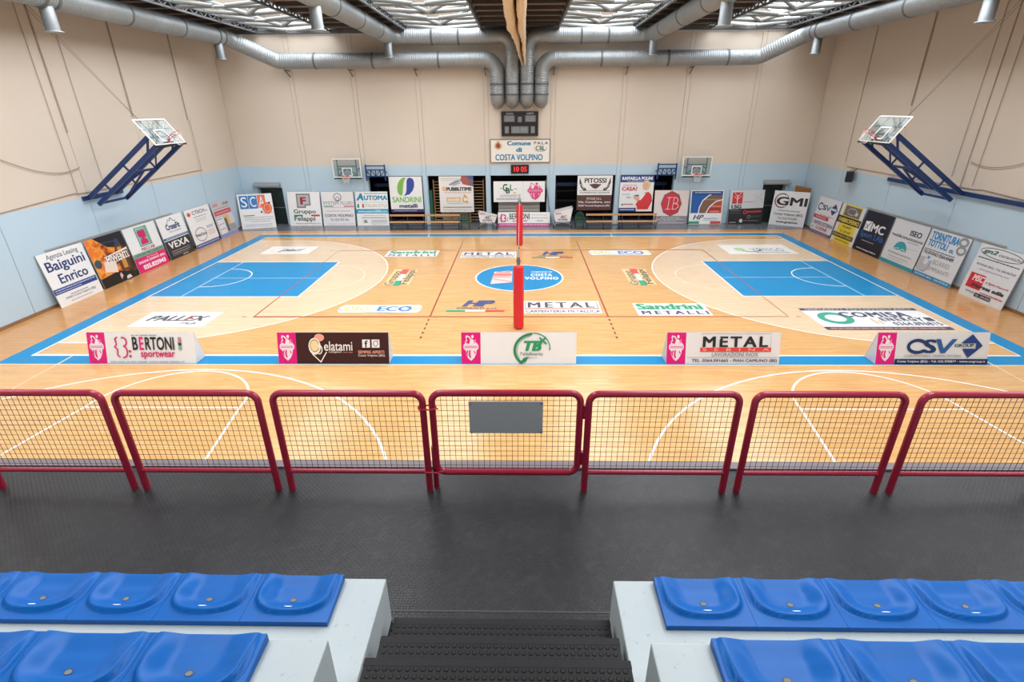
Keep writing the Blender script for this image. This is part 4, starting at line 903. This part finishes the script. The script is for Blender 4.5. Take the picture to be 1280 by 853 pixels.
board('advertising_board', 'board with pale top, red tree square and black lower half on the back wall', *BB(12.42, 14.42), '#cfd1d2', [
    ('R', .07, .6, .37, .93, '#c8393f')] + tree + [('T', 'LSG', .06, .46, .36, .57, '#3a3c40', {'b': .05}), ('B', .4, .64, .7, .67, '#c58a90'), ('L', [(.7, .66), (.95, .9)], .012, '#9a9ca0'), ('L', [(.75, .6), (.9, .75), (.97, .62)], .012, '#9a9ca0'), ('L', [(.68, .85), (.95, .72)], .012, '#9a9ca0'),
    ('P', [(0, 0), (1, 0), (1, .48), (0, .44)], '#26262a'), ('B', .05, .38, .35, .41, '#77777c'), ('B', .05, .31, .35, .34, '#5a5a60'), ('L', [(.52, .36), (.95, .38)], .1, '#b83a3e'), ('D', .48, .35, .06, .06, '#c8393f'), ('D', .48, .35, .03, .03, '#26262a'), ('L', [(.62, .22), (.95, .24)], .06, '#4a4c52'), ('A', .6, .22, .04, .045, 0, 360, .03, '#8a8c90'), ('D', .38, .1, .05, .055, '#d5d3d0'), ('B', .46, .09, .9, .12, '#77777c'), ('B', .04, .04, .24, .07, '#a9a9ad')], GB)
board('advertising_board', 'white board with large black capitals in a red ring in the right corner', (14.85, 10.62, 0), (16.4, 9.6, 0), (15.69, 10.25, 1.94), '#e2e3e4', [
    ('A', .25, .72, .2, .21, 0, 360, .035, '#7a4a52'), ('A', .25, .72, .18, .19, 60, 300, .03, '#a0383e'), ('T', 'GMI', .1, .59, .97, .83, '#22232a', {'b': .03}), ('B', .2, .42, .82, .45, '#6d6d72'), ('T', 'Costa Volpino (BG)', .1, .28, .92, .37, '#3a3b40', {'b': .02}), ('T', 'Tel. 035.972383', .22, .18, .78, .245, '#55565c', {'b': .01}), ('T', 'www.gmisrl.eu', .2, .06, .82, .14, '#2c2d32', {'b': .04})], GB)
# right wall, from the far corner towards the stands (left edge of each board is its far end)
CS = lambda: [('A', .16, .73, .1, .09, 40, 320, .07, '#2b3f66'), ('T', 'S', .26, .66, .44, .8, '#2b3f66', {'b': .03}), ('T', 'V', .42, .66, .64, .8, '#3a5f96', {'b': .02}), ('P', [(.78, .58), (.95, .74), (.8, .9), (.62, .74)], '#24406e'), ('R', .62, .71, .9, .77, '#c9d3e0')]
board('advertising_board', 'white board with navy diamond logo and red strip, farthest on the right wall', *RB(8.95, 6.85), '#dcdfe2', CS() + [
    ('B', .25, .51, .88, .535, '#9a9ca2'), ('R', .0, .4, .7, .5, '#b93a44'), ('B', .1, .43, .6, .47, '#e0b3b3'), ('T', 'INFISSI ESTERNI', .1, .24, .97, .34, '#4a5a84', {'b': .02}), ('L', [(.05, .34), (.02, .22)], .02, '#6a78a0'), ('T', 'LUZINE', .28, .12, .8, .2, '#c0404a', {'b': .03}), ('D', .1, .15, .03, .02, '#c0404a'), ('R', 0, 0, 1, .07, '#3a4674'), ('B', .05, .02, .95, .045, '#a9b3d0')], GR)
board('advertising_board', 'white board with a yellow column and black bands on the right wall', *RB(6.72, 4.78), '#d5d6d4', [
    ('R', .13, .0, .87, 1, '#dcc83a'), ('R', .17, .7, .85, .96, '#6a6668'), ('A', .5, .83, .2, .08, 0, 360, .05, '#a5a09c'), ('D', .7, .8, .06, .05, '#c9c4bc'), ('R', .0, .5, .98, .68, '#25231f'), ('T', 'FABBROFERRO', .05, .53, .94, .64, '#dccb52', {'b': .03}), ('T', 'ROGNO', .32, .4, .7, .46, '#4a4428'), ('T', 'Tel. 035.967', .26, .28, .75, .34, '#6a6234'), ('R', .02, .13, .92, .24, '#2b2822'), ('T', 'SERRAMENTI FERRO', .06, .155, .88, .215, '#cdbd60', {'b': .02}), ('B', .2, .05, .8, .08, '#7a7030')], GR)
board('advertising_board', 'near-black navy board with white and blue lettering on the right wall', *RB(4.66, 2.7), '#0f1626', [
    ('P', [(.1, .52), (.34, .52), (.34, .76), (.1, .74)], '#e3e4e6'), ('L', [(.14, .56), (.22, .64), (.3, .73)], .04, '#10182a'), ('L', [(.12, .68), (.2, .64), (.24, .56)], .03, '#10182a'), ('T', 'MC', .37, .53, .85, .73, '#e3e4e6', {'b': .03}), ('T', 'Sport LAb', .04, .32, .92, .5, '#2b5c9c', {'b': .03}), ('B', .2, .27, .65, .29, '#b5b8c0'), ('T', 'www.mcsportlab.it', .1, .05, .86, .1, '#e0e2e6', {'b': .02})], GR)
board('advertising_board', 'white board with a teal shell emblem and teal foot on the right wall', *RB(2.62, .5), '#d7dadb', [
    ('T', 'ISEO', .55, .72, .87, .84, '#3c3c42', {'b': .04}), ('D', .08, .66, .02, .02, '#b5485a'), ('T', 'web&comunicazione', .1, .62, .97, .69, '#4a484e', {'b': .02}), ('B', .58, .57, .9, .59, '#8b8b90'), ('P', arc(.45, .35, .19, .2, 0, 180, 18), '#2fa0ac'), ('L', [(.27, .36), (.4, .4), (.45, .34), (.52, .4), (.62, .36)], .03, '#d7dadb'), ('L', [(.62, .44), (.95, .46)], .012, '#a5a8ac'), ('B', .15, .25, .85, .29, '#a0a5aa'), ('B', .2, .17, .8, .2, '#b5babd'), ('B', .2, .12, .7, .14, '#b5babd'), ('R', 0, 0, 1, .08, '#2e93a8')], GR)
board('advertising_board', 'white board with big blue two-line name over thin grey capitals on the right wall', *RB(.42, -1.6), '#d9dcdd', [
    ('T', 'TORNITURA', .06, .8, .76, .96, '#2a86bc', {'b': .05}), ('T', 'TOTTOLI', .05, .65, .56, .79, '#2a86bc', {'b': .05}), ('T', 'SRL', .62, .64, .74, .71, '#2a86bc', {'b': .04}), ('A', .86, .9, .09, .07, 0, 360, .09, '#8d9296'), ('A', .88, .74, .09, .07, 0, 360, .09, '#8d9296'), ('B', .04, .575, .82, .6, '#5a5a60'), ('T', 'TELEFONO 0364.40489', .03, .49, .82, .56, '#3f4046', {'b': .02}),
    ('P', [(.02, .2), (.05, .42), (.16, .42), (.14, .28), (.24, .27), (.27, .38), (.33, .38), (.3, .2), (.25, .15), (.06, .15)], '#b5babd'), ('L', [(.02, .42), (.0, .2), (.06, .13), (.26, .13), (.31, .2), (.34, .4)], .02, '#5a7a94'), ('R', .2, .4, .26, .46, '#5a9ac4'), ('T', 'BOARIO', .38, .33, .8, .43, '#a9adb0', {'b': .0}), ('T', 'IMPIANTI', .34, .19, .86, .28, '#a9adb0', {'b': .0}), ('R', 0, 0, 1, .095, '#2a86b4'), ('T', 'ROGNO (BG) - 035.977310', .06, .025, .95, .07, '#cfe3ee', {'b': .02})], GR)
board('advertising_board', 'white board with a red square and black slab, nearest the stands on the right wall', *RB(-2.05, -3.95), '#dadcde', [
    ('A', .5, .88, .45, .09, 0, 360, .025, '#4a5a54'), ('T', 'gn2', .1, .83, .42, .93, '#3a6a54', {'b': .04, 's': .3}), ('T', 'ceramiche', .45, .85, .94, .91, '#5a6a66', {'b': .01, 's': .2}), ('B', .06, .74, .95, .765, '#4f5054'), ('T', 'ROGNO (BG) - Tel. 035.967247', .1, .6, .95, .65, '#55565a', {'b': .01}), ('T', 'www.gn2ceramiche.com', .2, .53, .85, .57, '#9a9ca0'),
    ('R', .08, .18, .42, .46, '#c42a38'), ('T', 'MSC', .16, .32, .42, .44, '#efd0d0', {'b': .05, 's': .2}), ('T', 'Impresa edile', .2, .2, .92, .29, '#33302f', {'b': .04, 's': .2}), ('T', 'di Egidio Moscardi', .46, .33, .95, .38, '#c0666c', {'s': .2}), ('B', .46, .14, .95, .17, '#c0666c'), ('T', 'ROGNO', .14, .1, .34, .13, '#5a5a5e'), ('R', .36, .06, .72, .13, '#23262b'), ('T', 'TEL. 349.3903', .38, .075, .7, .11, '#c9cdd0')], GR)

# ================================================================== A-FRAME BOARDS ALONG THE COURT
PINK = '#e0187c'
def a_board(x0, x1, label, base, elems):
    e, W, H = frame_empty('a_frame_board', (x0, -8.03, 0), (x1, -8.03, 0), ((x0+x1)/2, -7.80, .84)); tag(e, label, 'advertising board', 'low prism boards along the near sideline')
    th = .012
    b = MB(); b.box((-W/2, 0, -th), (W/2, H, 0), mat('#e6e6e4', .4)); b.flat([(-W/2, 0), (W/2, 0), (W/2, H), (-W/2, H)], .0004, mat(base, .38)); b.build('front_panel', None, e)
    inv = e.matrix_world.inverted(); L = lambda x, y, z: inv @ Vector((x, y, z))
    b = MB()
    A = [L(x, y, z) for x in (x0, x1) for y, z in ((-7.55, 0), (-7.79, .84))]; Bk = [L(x, y+.012, z) for x in (x0, x1) for y, z in ((-7.55, 0), (-7.79, .84))]
    b.add(A + Bk, [(0, 1, 3, 2), (4, 6, 7, 5), (0, 4, 5, 1), (2, 3, 7, 6)]); b.build('rear_panel', mat('#dcdddd', .4), e)
    for x in (x0+.004, x1-.004):
        b = MB(); t = [L(x, -8.02, 0), L(x, -7.55, 0), L(x, -7.795, .835)]; t2 = [L(x+.003, -8.02, 0), L(x+.003, -7.55, 0), L(x+.003, -7.795, .835)]
        b.add(t + t2, [(0, 1, 2), (5, 4, 3), (0, 3, 4, 1), (1, 4, 5, 2), (2, 5, 3, 0)]); b.build('end_panel', mat('#d9dadb', .4), e)
    draw(e, W, H, [('R', 0, .0, .168, 1, PINK)] + crest(.018, .08, .15, .93, '#f3e6ee', PINK) + elems, z0=.0012)
a_board(-11.93, -8.94, 'low prism board with magenta braces and black and pink capitals, leftmost of five', '#ececea', [
    ('L', [(.29, .86), (.265, .8), (.275, .62), (.255, .54), (.28, .46), (.275, .28), (.3, .2)], .035, '#d02a6c'), ('A', .335, .7, .035, .14, -90, 110, .04, '#d02a6c'), ('A', .335, .38, .035, .18, -110, 90, .04, '#d02a6c'), ('D', .395, .4, .012, .04, '#d02a6c'), ('D', .395, .24, .012, .04, '#d02a6c'),
    ('T', 'B', .425, .44, .475, .86, '#26262a', {'b': .02}), ('T', 'E', .49, .44, .53, .86, '#e0187c', {'b': .02}), ('T', 'RTONI', .545, .44, .815, .86, '#26262a', {'b': .02}), ('T', 'sportwear', .495, .14, .815, .4, '#d02a6c', {'b': .02}), ('B', .42, .9, .66, .93, '#8a8a8e'), ('R', .855, .7, .885, .85, '#c58a90'), ('R', .855, .58, .885, .68, '#3a4a48'), ('R', .855, .45, .885, .56, '#7ab09a'), ('B', .2, .045, .9, .085, '#b0b0b4')])
a_board(-6.62, -3.55, 'low prism board in dark brown with a cream ice-cream emblem', '#40201f', [
    ('D', .38, .84, .045, .12, '#eba58c'), ('D', .335, .56, .055, .27, '#f2ead9'), ('D', .335, .58, .042, .2, '#40201f'), ('D', .335, .58, .038, .18, '#f1d9a0'), ('P', [(.375, .4), (.39, .5), (.38, .72), (.37, .6)], '#f3ece2'), ('A', .375, .46, .025, .14, 90, -110, .03, '#f3ece2'), ('L', [(.31, .32), (.385, .06), (.44, .38)], .028, '#f3ece2'), ('T', 'elatami', .42, .42, .675, .72, '#f3ece6', {'b': .01}), ('T', 'mangiami', .46, .34, .575, .41, '#e9dfd8', {'b': .01}), ('B', .59, .35, .675, .39, '#a87a74'),
    ('R', .765, .52, .835, .78, '#f0eeee'), ('R', .85, .52, .92, .78, '#f0eeee'), ('T', 'f', .785, .53, .815, .75, '#40201f', {'b': .03}), ('A', .885, .65, .02, .085, 0, 360, .02, '#8a7a78'), ('D', .905, .74, .005, .015, '#40201f'), ('T', 'SEMPRE APERTI', .725, .33, .96, .43, '#e59a86', {'b': .03}), ('T', 'Costa Volpino (BG)', .725, .22, .965, .31, '#e9dfd8', {'b': .01})])
a_board(-1.555, 1.585, 'low white prism board with a green swoosh and green monogram behind the net post', '#eeeeec', [
    ('A', .63, .44, .165, .52, 95, 235, .07, '#2f8a5c'), ('A', .625, .44, .14, .45, 100, 215, .02, '#7fbf9a'), ('A', .63, .52, .14, .46, 95, -10, .025, '#2f8a5c'), ('P', [(.59, .24), (.545, .2), (.5, .02), (.56, .06)][::-1], '#2f8a5c'), ('T', 'TB', .545, .42, .7, .74, '#2f9a64', {'b': .05, 's': .25}), ('L', [(.68, .62), (.735, .86)], .05, '#2f9a64'), ('L', [(.68, .84), (.74, .64)], .05, '#2f9a64'), ('D', .7, .74, .015, .05, '#2f9a64'), ('T', 'TeleBoario', .51, .28, .71, .38, '#6d8a7c', {'s': .25}), ('T', 'CANALE 71', .555, .18, .66, .225, '#8aa096')])
a_board(4.04, 7.09, 'low white prism board with black capitals over a red bar', '#e9e8e8', [
    ('L', [(.3, .97), (.915, .97), (.915, .4)], .012, '#b5b5b8'), ('T', 'METAL', .315, .55, .89, .88, '#2a2a2e', {'b':.03, 'sp': 1.25}), ('L', [(.46, .58), (.44, .7), (.47, .84)], .02, '#e9e8e8'), ('R', .295, .4, .92, .53, '#dc4a44'), ('T', 'SEBINA', .315, .42, .905, .51, '#f2b0a8', {'b': .01, 'sp': 2.4}), ('T', 'LAVORAZIONI INOX', .4, .25, .81, .37, '#8b8b92', {'b': .01}), ('R', .18, .21, .99, .225, '#b0b0b4'), ('T', 'TEL. 0364.591665 - PIAN CAMUNO (BS)', .225, .05, .98, .165, '#3f4046', {'b': .02})])
a_board(9.68, 12.65, 'low prism board with navy three-letter logo and blue diamond, rightmost of five', '#dfe1e2', [
    ('A', .36, .57, .08, .19, 45, 315, .085, '#1f3868'), ('T', 'S', .41, .36, .53, .79, '#1f3868', {'b': .03}), ('P', [(.52, .8), (.56, .8), (.595, .5), (.665, .8), (.71, .8), (.61, .36), (.57, .36)][::-1], '#2b5f9e'), ('T', 'GROUP.', .69, .55, .87, .65, '#2a3a5c', {'b': .02}), ('P', [(.82, .21), (.94, .59), (.84, .95), (.745, .67), (.88, .67), (.88, .5), (.76, .5)], '#1d3f80'), ('T', 'CARPENTERIA VERNICIATURA', .25, .24, .76, .31, '#9a9da4'),
    ('R', .168, 0, 1, .175, '#16244c'), ('T', 'Costa Volpino (BG) - Tel. 035.970877 - www.csvgroup.it', .19, .045, .98, .135, '#d3dcea', {'b': .02})])

# ================================================================== BACK WALL FITTINGS
def wall_sign(name, label, x0, x1, z0, z1, base, elems, cat, depth=.06, frame=None):
    e = empty(name, ((x0+x1)/2, YB, z0)); tag(e, label, cat); W, H = x1-x0, z1-z0
    b = MB(); b.box((-W/2, -depth, 0), (W/2, -.001, H)); b.build('panel', mat(base, .4), e)
    f = empty('face', (0, -depth-.0005, 0), parent=e); f.rotation_euler.x = math.pi/2
    draw(f, W, H, elems)
    for ch in list(f.children): ch.parent = e; ch.matrix_local = Matrix.Translation((0, -depth-.0005, 0)) @ Matrix.Rotation(math.pi/2, 4, 'X')
    bpy.data.objects.remove(f)
    if frame:
        b = MB()
        for a, c in (((-W/2, 0), (W/2, 0)), ((-W/2, H), (W/2, H)), ((-W/2, 0), (-W/2, H)), ((W/2, 0), (W/2, H))): b.bar((a[0], -depth, a[1]), (c[0], -depth, c[1]), .045)
        b.build('frame', mat(frame, .4), e)
    return e
SEG = '#6f7274'
wall_sign('scoreboard', 'black electronic scoreboard with grey digit windows under the ducts', -1.02, 1.02, 4.99, 6.25, '#0e0f11', [
    ('T', 'LOCALI', .12, .88, .32, .96, '#b9bcbc'), ('T', 'OSPITI', .68, .88, .88, .96, '#b9bcbc'), ('R', .06, .58, .36, .85, SEG), ('R', .64, .58, .94, .85, SEG), ('R', .44, .56, .56, .8, SEG), ('R', .26, .1, .74, .4, SEG), ('R', .08, .1, .2, .4, SEG), ('R', .8, .1, .92, .4, SEG),
    ('T', '88', .1, .61, .32, .82, '#8f9294'), ('T', '88', .68, .61, .9, .82, '#8f9294'), ('T', '88:88', .3, .14, .7, .36, '#8f9294'), ('T', '8', .11, .14, .17, .36, '#8f9294'), ('T', '8', .83, .14, .89, .36, '#8f9294'), ('T', '8', .47, .6, .53, .77, '#8f9294')], 'scoreboard', .12, '#3a3c3e')
BLT = '#2b80a8'
wall_sign('town_sign', 'white framed sign with blue lettering and a crest below the scoreboard', -1.69, 1.73, 3.55, 4.8, '#e9e6dc', [
    ('T', 'Comune', .28, .74, .68, .93, BLT, {'b': .05}), ('T', 'di', .43, .46, .53, .65, BLT, {'b': .05}), ('T', 'COSTA VOLPINO', .08, .09, .88, .36, BLT, {'b':.03}), ('D', .13, .72, .07, .17, '#d9c89a'), ('D', .13, .72, .045, .11, '#b5694a'), ('R', .105, .66, .155, .84, '#8a4a3c'), ('R', .11, .86, .15, .92, '#c98a4a'),
    ('T', 'PALA', .73, .78, .97, .9, '#6a6a6c', {'b': .03, 'sp': 1.3}), ('T', 'CBL', .76, .52, .92, .72, '#3a5a4c', {'b': .02}), ('A', .84, .6, .1, .13, 150, 390, .02, '#6a7a74')], 'sign', .05, '#7d746a')
ck = wall_sign('wall_clock', 'small black digital clock with red digits', -.52, .52, 2.94, 3.42, '#241416', [], 'clock', .1)
b = MB(); put_text(b, '10', -.34, .1, -.06, .38, 0, M_LED, .0); put_text(b, '05', .06, .1, .4, .38, 0, M_LED, .0); o = b.build('digits', None, ck); o.matrix_local = Matrix.Translation((0, -.103, 0)) @ Matrix.Rotation(math.pi/2, 4, 'X')

for (a, c, h), nm, hinge in ((DOORS[0], 'left', 1), (DOORS[1], 'right', -1)):
    e = empty('door_%d' % (1 if nm == 'left' else 2), ((a+c)/2, YB+.2, 0)); struct(e, 'dark green door at the %s end of the back wall' % nm); W = c-a
    b = MB(); b.box((-W/2+.05, 0, .01), (W/2-.05, .05, h-.04)); b.build('leaf', mat('#1e2a28', .5), e)
    b = MB(); b.box((-W/2+.2, -.01, 1.2), (W/2-.2, .0, h-.25)); b.build('glazing', mat('#2c3836', .15), e)
    b = MB(); b.box((-W/2+.1, -.06, .98), (W/2-.1, -.03, 1.02)); b.build('push_bar', mat('#8a9290', .4, .6), e)
    b = MB(); b.box((-W/2, -.02, 0), (-W/2+.05, .08, h)); b.box((W/2-.05, -.02, 0), (W/2, .08, h)); b.box((-W/2, -.02, h-.05), (W/2, .08, h)); b.build('door_frame', mat('#9fb3ba', .5), e)
    b = MB(); x0, x1 = (-15.85, -14.25) if nm == 'left' else (14.27, 15.8); b.add([(x0, YB-.3, 2.28), (x1, YB-.3, 2.28), (x1, YB-.001, 2.26), (x0, YB-.001, 2.26), (x0, YB-.3, 2.34), (x1, YB-.3, 2.34), (x1, YB-.001, 2.5), (x0, YB-.001, 2.5)], [(3,2,1,0),(4,5,6,7),(0,1,5,4),(1,2,6,5),(2,3,7,6),(3,0,4,7)])
    tag(b.build('door_hood', mat('#8b9090', .5)), 'grey metal hood over the %s back door' % nm, 'door hood')

# loudspeaker
e = empty('loudspeaker', (16.45, 6.45, 2.95)); tag(e, 'black loudspeaker bracketed high on the right wall', 'loudspeaker')
e.rotation_euler.z = -.5
b = MB(); b.prism([(-.16, -.3), (.14, -.26), (.14, .26), (-.16, .3)], 0, .48); b.build('cabinet', M_BLACKM, e)
b = MB(); b.box((-.172, -.25, .04), (-.162, .25, .44)); b.build('grille', mat('#5f6468', .7), e)
b = MB(); b.bar((0, 0, .4), (.22, 0, .62), .03); b.tube([(0, .1, .48), (0, .1, .58), (0, -.1, .58), (0, -.1, .48)], .012, 6); b.build('bracket', M_BLACKM, e)
# brown wooden panel in the right corner
b = MB(); b.add([(16.2, 10.75, 0), (16.62, 10.1, 0), (16.66, 10.12, 2.12), (16.1, 10.82, 2.2), (16.22, 10.77, 0), (16.64, 10.12, 0), (16.68, 10.14, 2.12), (16.12, 10.84, 2.2)], [(0,1,2,3),(7,6,5,4),(0,4,5,1),(1,5,6,2),(2,6,7,3),(3,7,4,0)])
tag(b.build('wooden_panel', noisy('brown_plywood', '#a8713f', '#93602f', 6, .6)), 'brown wooden panel standing in the right corner behind the boards', 'panel')

# benches
def bench(x0, label):
    W = 2.02; e = empty('bench', (x0+W/2, 9.42, 0)); tag(e, label, 'bench', 'wooden benches by the back wall')
    b = MB(); b.box((-W/2, -.18, .41), (W/2, .18, .45)); b.build('seat_plank', M_PINE, e)
    b = MB(); b.box((-W/2, .17, .73), (W/2, .2, .84)); b.build('backrest_plank', M_PINE, e)
    for x in (-W/2+.06, 0, W/2-.06):
        b = MB(); b.bar((x, -.15, 0), (x, -.15, .41), .035); b.bar((x, .2, 0), (x, .215, .84), .035, up=(0, 1, 0)); b.bar((x, -.15, .39), (x, .2, .39), .03); b.bar((x, -.15, .1), (x, .2, .1), .03); b.build('leg_frame', mat('#27345c', .45), e)
    b = MB(); b.bar((-W/2+.06, .2, .18), (W/2-.06, .2, .18), .035); b.build('stretcher', mat('#27345c', .45), e)
bench(-7.56, 'pine bench with navy legs, leftmost in front of the niches'); bench(-5.5, 'pine bench with navy legs beside the left green chair'); bench(3.82, 'pine bench with navy legs beside the right green chair'); bench(5.87, 'pine bench with navy legs, rightmost in front of the niches')
# green plastic chairs
def chair(x, y, rz, label):
    e = empty('garden_chair', (x, y, 0), rz); tag(e, label, 'chair', 'green plastic chairs'); m = mat('#1f4a3a', .4)
    b = MB(); b.prism([(-.22, -.22), (.22, -.22), (.2, .2), (-.2, .2)], .4, .43); b.build('seat', m, e)
    for sx in (-1, 1):
        for sy in (-1, 1): b = MB(); b.bar((sx*.25, sy*.24, 0), (sx*.21, sy*.19, .41), .05); b.build('leg', m, e)
        b = MB(); b.tube(fillet([(sx*.24, -.22, .41), (sx*.26, -.22, .64), (sx*.26, .2, .64)], .06, 4), .022, 8); b.build('armrest', m, e)
    b = MB(); p = [(-.22, .2, .42)] + [(.25*math.cos(t), .2+.1*(.62+.28*math.sin(t)-.42), .62+.28*math.sin(t)) for t in [math.pi*(1-i/12) for i in range(13)]] + [(.22, .2, .42)]
    b.tube(p, .022, 8); b.build('back_rim', m, e)
    for k in range(-3, 4):
        hh = .62+.28*math.sqrt(max(0, 1-(k*.065/.25)**2)); b = MB(); b.bar((k*.06, .2, .43), (k*.065, .2+.1*(hh-.42), hh), .03, .015, up=(0, 1, 0)); b.build('back_slat', m, e)
    b = MB(); b.bar((-.24, .22, .6), (.24, .22, .6), .05, .015, up=(0, 1, 0)); b.build('back_band', m, e)
chair(-3.17, 9.45, 0, 'dark green plastic chair right of the left benches'); chair(3.48, 9.5, 0, 'dark green plastic chair left of the right benches')
# ball trolleys with banners
def trolley(x, y, s, label, top):
    e = empty('ball_trolley', (x, y, 0)); tag(e, label, 'trolley', 'ball trolleys with white banners'); m = M_CHROME
    for sx in (-1, 1):
        b = MB()
        for sy in (-.2, .2): b.tube(fillet([(sx*.52, sy, .05), (sx*.38, sy, .28), (-sx*.1, sy, .36)], .12, 5), .016, 8)
        b.build('leg', m, e)
        b = MB(); b.tube([(sx*.52, -.24, .05), (sx*.52, -.16, .05)], .05, 10); b.tube([(sx*.52, .16, .05), (sx*.52, .24, .05)], .05, 10); b.build('wheel', M_BLACKM, e)
    b = MB(); zl, zr = (.98, .72) if s > 0 else (.95, 1.2)
    q = [(-.52, -.3, zl), (.55, -.3, zr), (.42, -.24, .38), (-.44, -.24, .38)]
    b.add(q + [(a, c+.012, d) for a, c, d in q], [(0, 3, 2, 1), (4, 5, 6, 7), (0, 1, 5, 4), (1, 2, 6, 5), (2, 3, 7, 6), (3, 0, 4, 7)]); bn = b.build('banner', mat('#e9e7e6', .5), e)
    b = MB(); q = [(-.52, .3, zl), (.55, .3, zr), (.42, .24, .38), (-.44, .24, .38)]; b.add(q + [(a, c+.012, d) for a, c, d in q], [(0, 3, 2, 1), (4, 5, 6, 7), (0, 1, 5, 4), (1, 2, 6, 5), (2, 3, 7, 6), (3, 0, 4, 7)]); b.build('rear_banner', mat('#dddbda', .5), e)
    b = MB()
    for sy in (-.3, .3): b.tube([(-.52, sy, zl), (.55, sy, zr)], .014, 6)
    for xx, zz in ((-.52, zl), (.55, zr)): b.tube([(xx, -.3, zz), (xx, .3, zz)], .014, 6)
    b.build('top_frame', m, e)
    f = MB(); put_text(f, 'AC', -.15, .62, .2, .76, 0, mat('#5a4a50'), .03, .2); put_text(f, 'AUTOMA', -.3, .48, .28, .57, 0, mat('#3f4a56'), .03)
    f.flat([(-.45, zl-.12), (-.1, zl-.1), (-.1, zl-.04), (-.45, zl-.05)], 0, mat('#c98aa0'))
    o = f.build('lettering', None, bn); o.matrix_local = Matrix.Translation((0, -.325, 0)) @ Matrix.Rotation(math.pi/2, 4, 'X')
trolley(-1.87, 9.72, 1, 'ball trolley with a white banner left of the low white board', 0); trolley(2.5, 9.85, -1, 'ball trolley with a white banner right of the low white board', 0)

# wall bars, mats and bits in the store niches
def wall_bars(x0, x1, label):
    e = empty('wall_bars', ((x0+x1)/2, 11.55, 0)); tag(e, label, 'wall bars', 'wooden wall bars'); W = x1-x0
    for x in (-W/2, W/2): b = MB(); b.box((x-.03, -.1, 0), (x+.03, .04, 2.55)); b.build('upright', M_DARKWOOD, e)
    for k in range(14): b = MB(); b.tube([(-W/2, -.06, .15+.175*k), (W/2, -.06, .15+.175*k)], .02, 8); b.build('rung', M_PINE, e)
wall_bars(-5.2, -4.25, 'wooden wall bars behind the left edge of the hanging machine board'); wall_bars(-4.2, -3.1, 'wooden wall bars hidden behind the hanging machine board'); wall_bars(-3.05, -2.2, 'wooden wall bars showing right of the hanging machine board')
b = MB(); b.box((-5.44, 11.2, 0), (-5.28, 11.9, 1.95)); tag(b.build('gym_mat', mat('#1d5c46', .6)), 'dark green gym mat standing at the left side of the niche', 'gym mat')
e = empty('plank_stack', (-3.6, 11.9, 0)); tag(e, 'stack of pale planks behind the wall bars', 'planks')
for k in range(9): b = MB(); b.box((-1.25, -.02, .05+.24*k), (.35, .02, .26+.24*k)); b.build('plank', noisy('pale_plank', '#c9bba8', '#d5c8b6', 5, .6), e)
e = empty('slatted_screen', (-.1, 11.3, 0)); tag(e, 'pale slatted screen behind the low white board in the middle niche', 'screen')
for k in range(8): b = MB(); b.box((-1.2, -.02, .1+.2*k), (1.3, .02, .27+.2*k)); b.build('slat', mat('#c2bdb4', .6), e)
b = MB(); b.tube([(1.52, 10.95, 2.55), (1.9, 10.72, .02)], .035, 8); tag(b.build('metal_pole', mat('#8a8a86', .4, .5)), 'grey pole leaning beside the right edge of the middle niche', 'pole')
for x0, x1, nm in ((2.1, 5.6, 'right'), (-9.0, -5.8, 'far left'), (5.95, 9.0, 'far right')):
    b = MB(); b.box((x0, 12.2, 2.05), (x1, 12.3, 2.25)); tag(b.build('storage_beam', M_BLUE), 'blue steel beam across the dark %s niche' % nm, 'beam')
    e = empty('storage_rack', ((x0+x1)/2, 12.6, 0)); tag(e, 'dark storage rack inside the %s niche' % nm, 'rack'); W = x1-x0-.3
    for z in (.5, 1.1, 1.7): b = MB(); b.box((-W/2, -.2, z), (W/2, .3, z+.04)); b.build('shelf', mat('#3a332c', .7), e)
    for x in (-W/2, 0, W/2): b = MB(); b.box((x-.03, -.2, 0), (x+.03, .3, 2.3)); b.build('upright', mat('#2c2d30', .6), e)
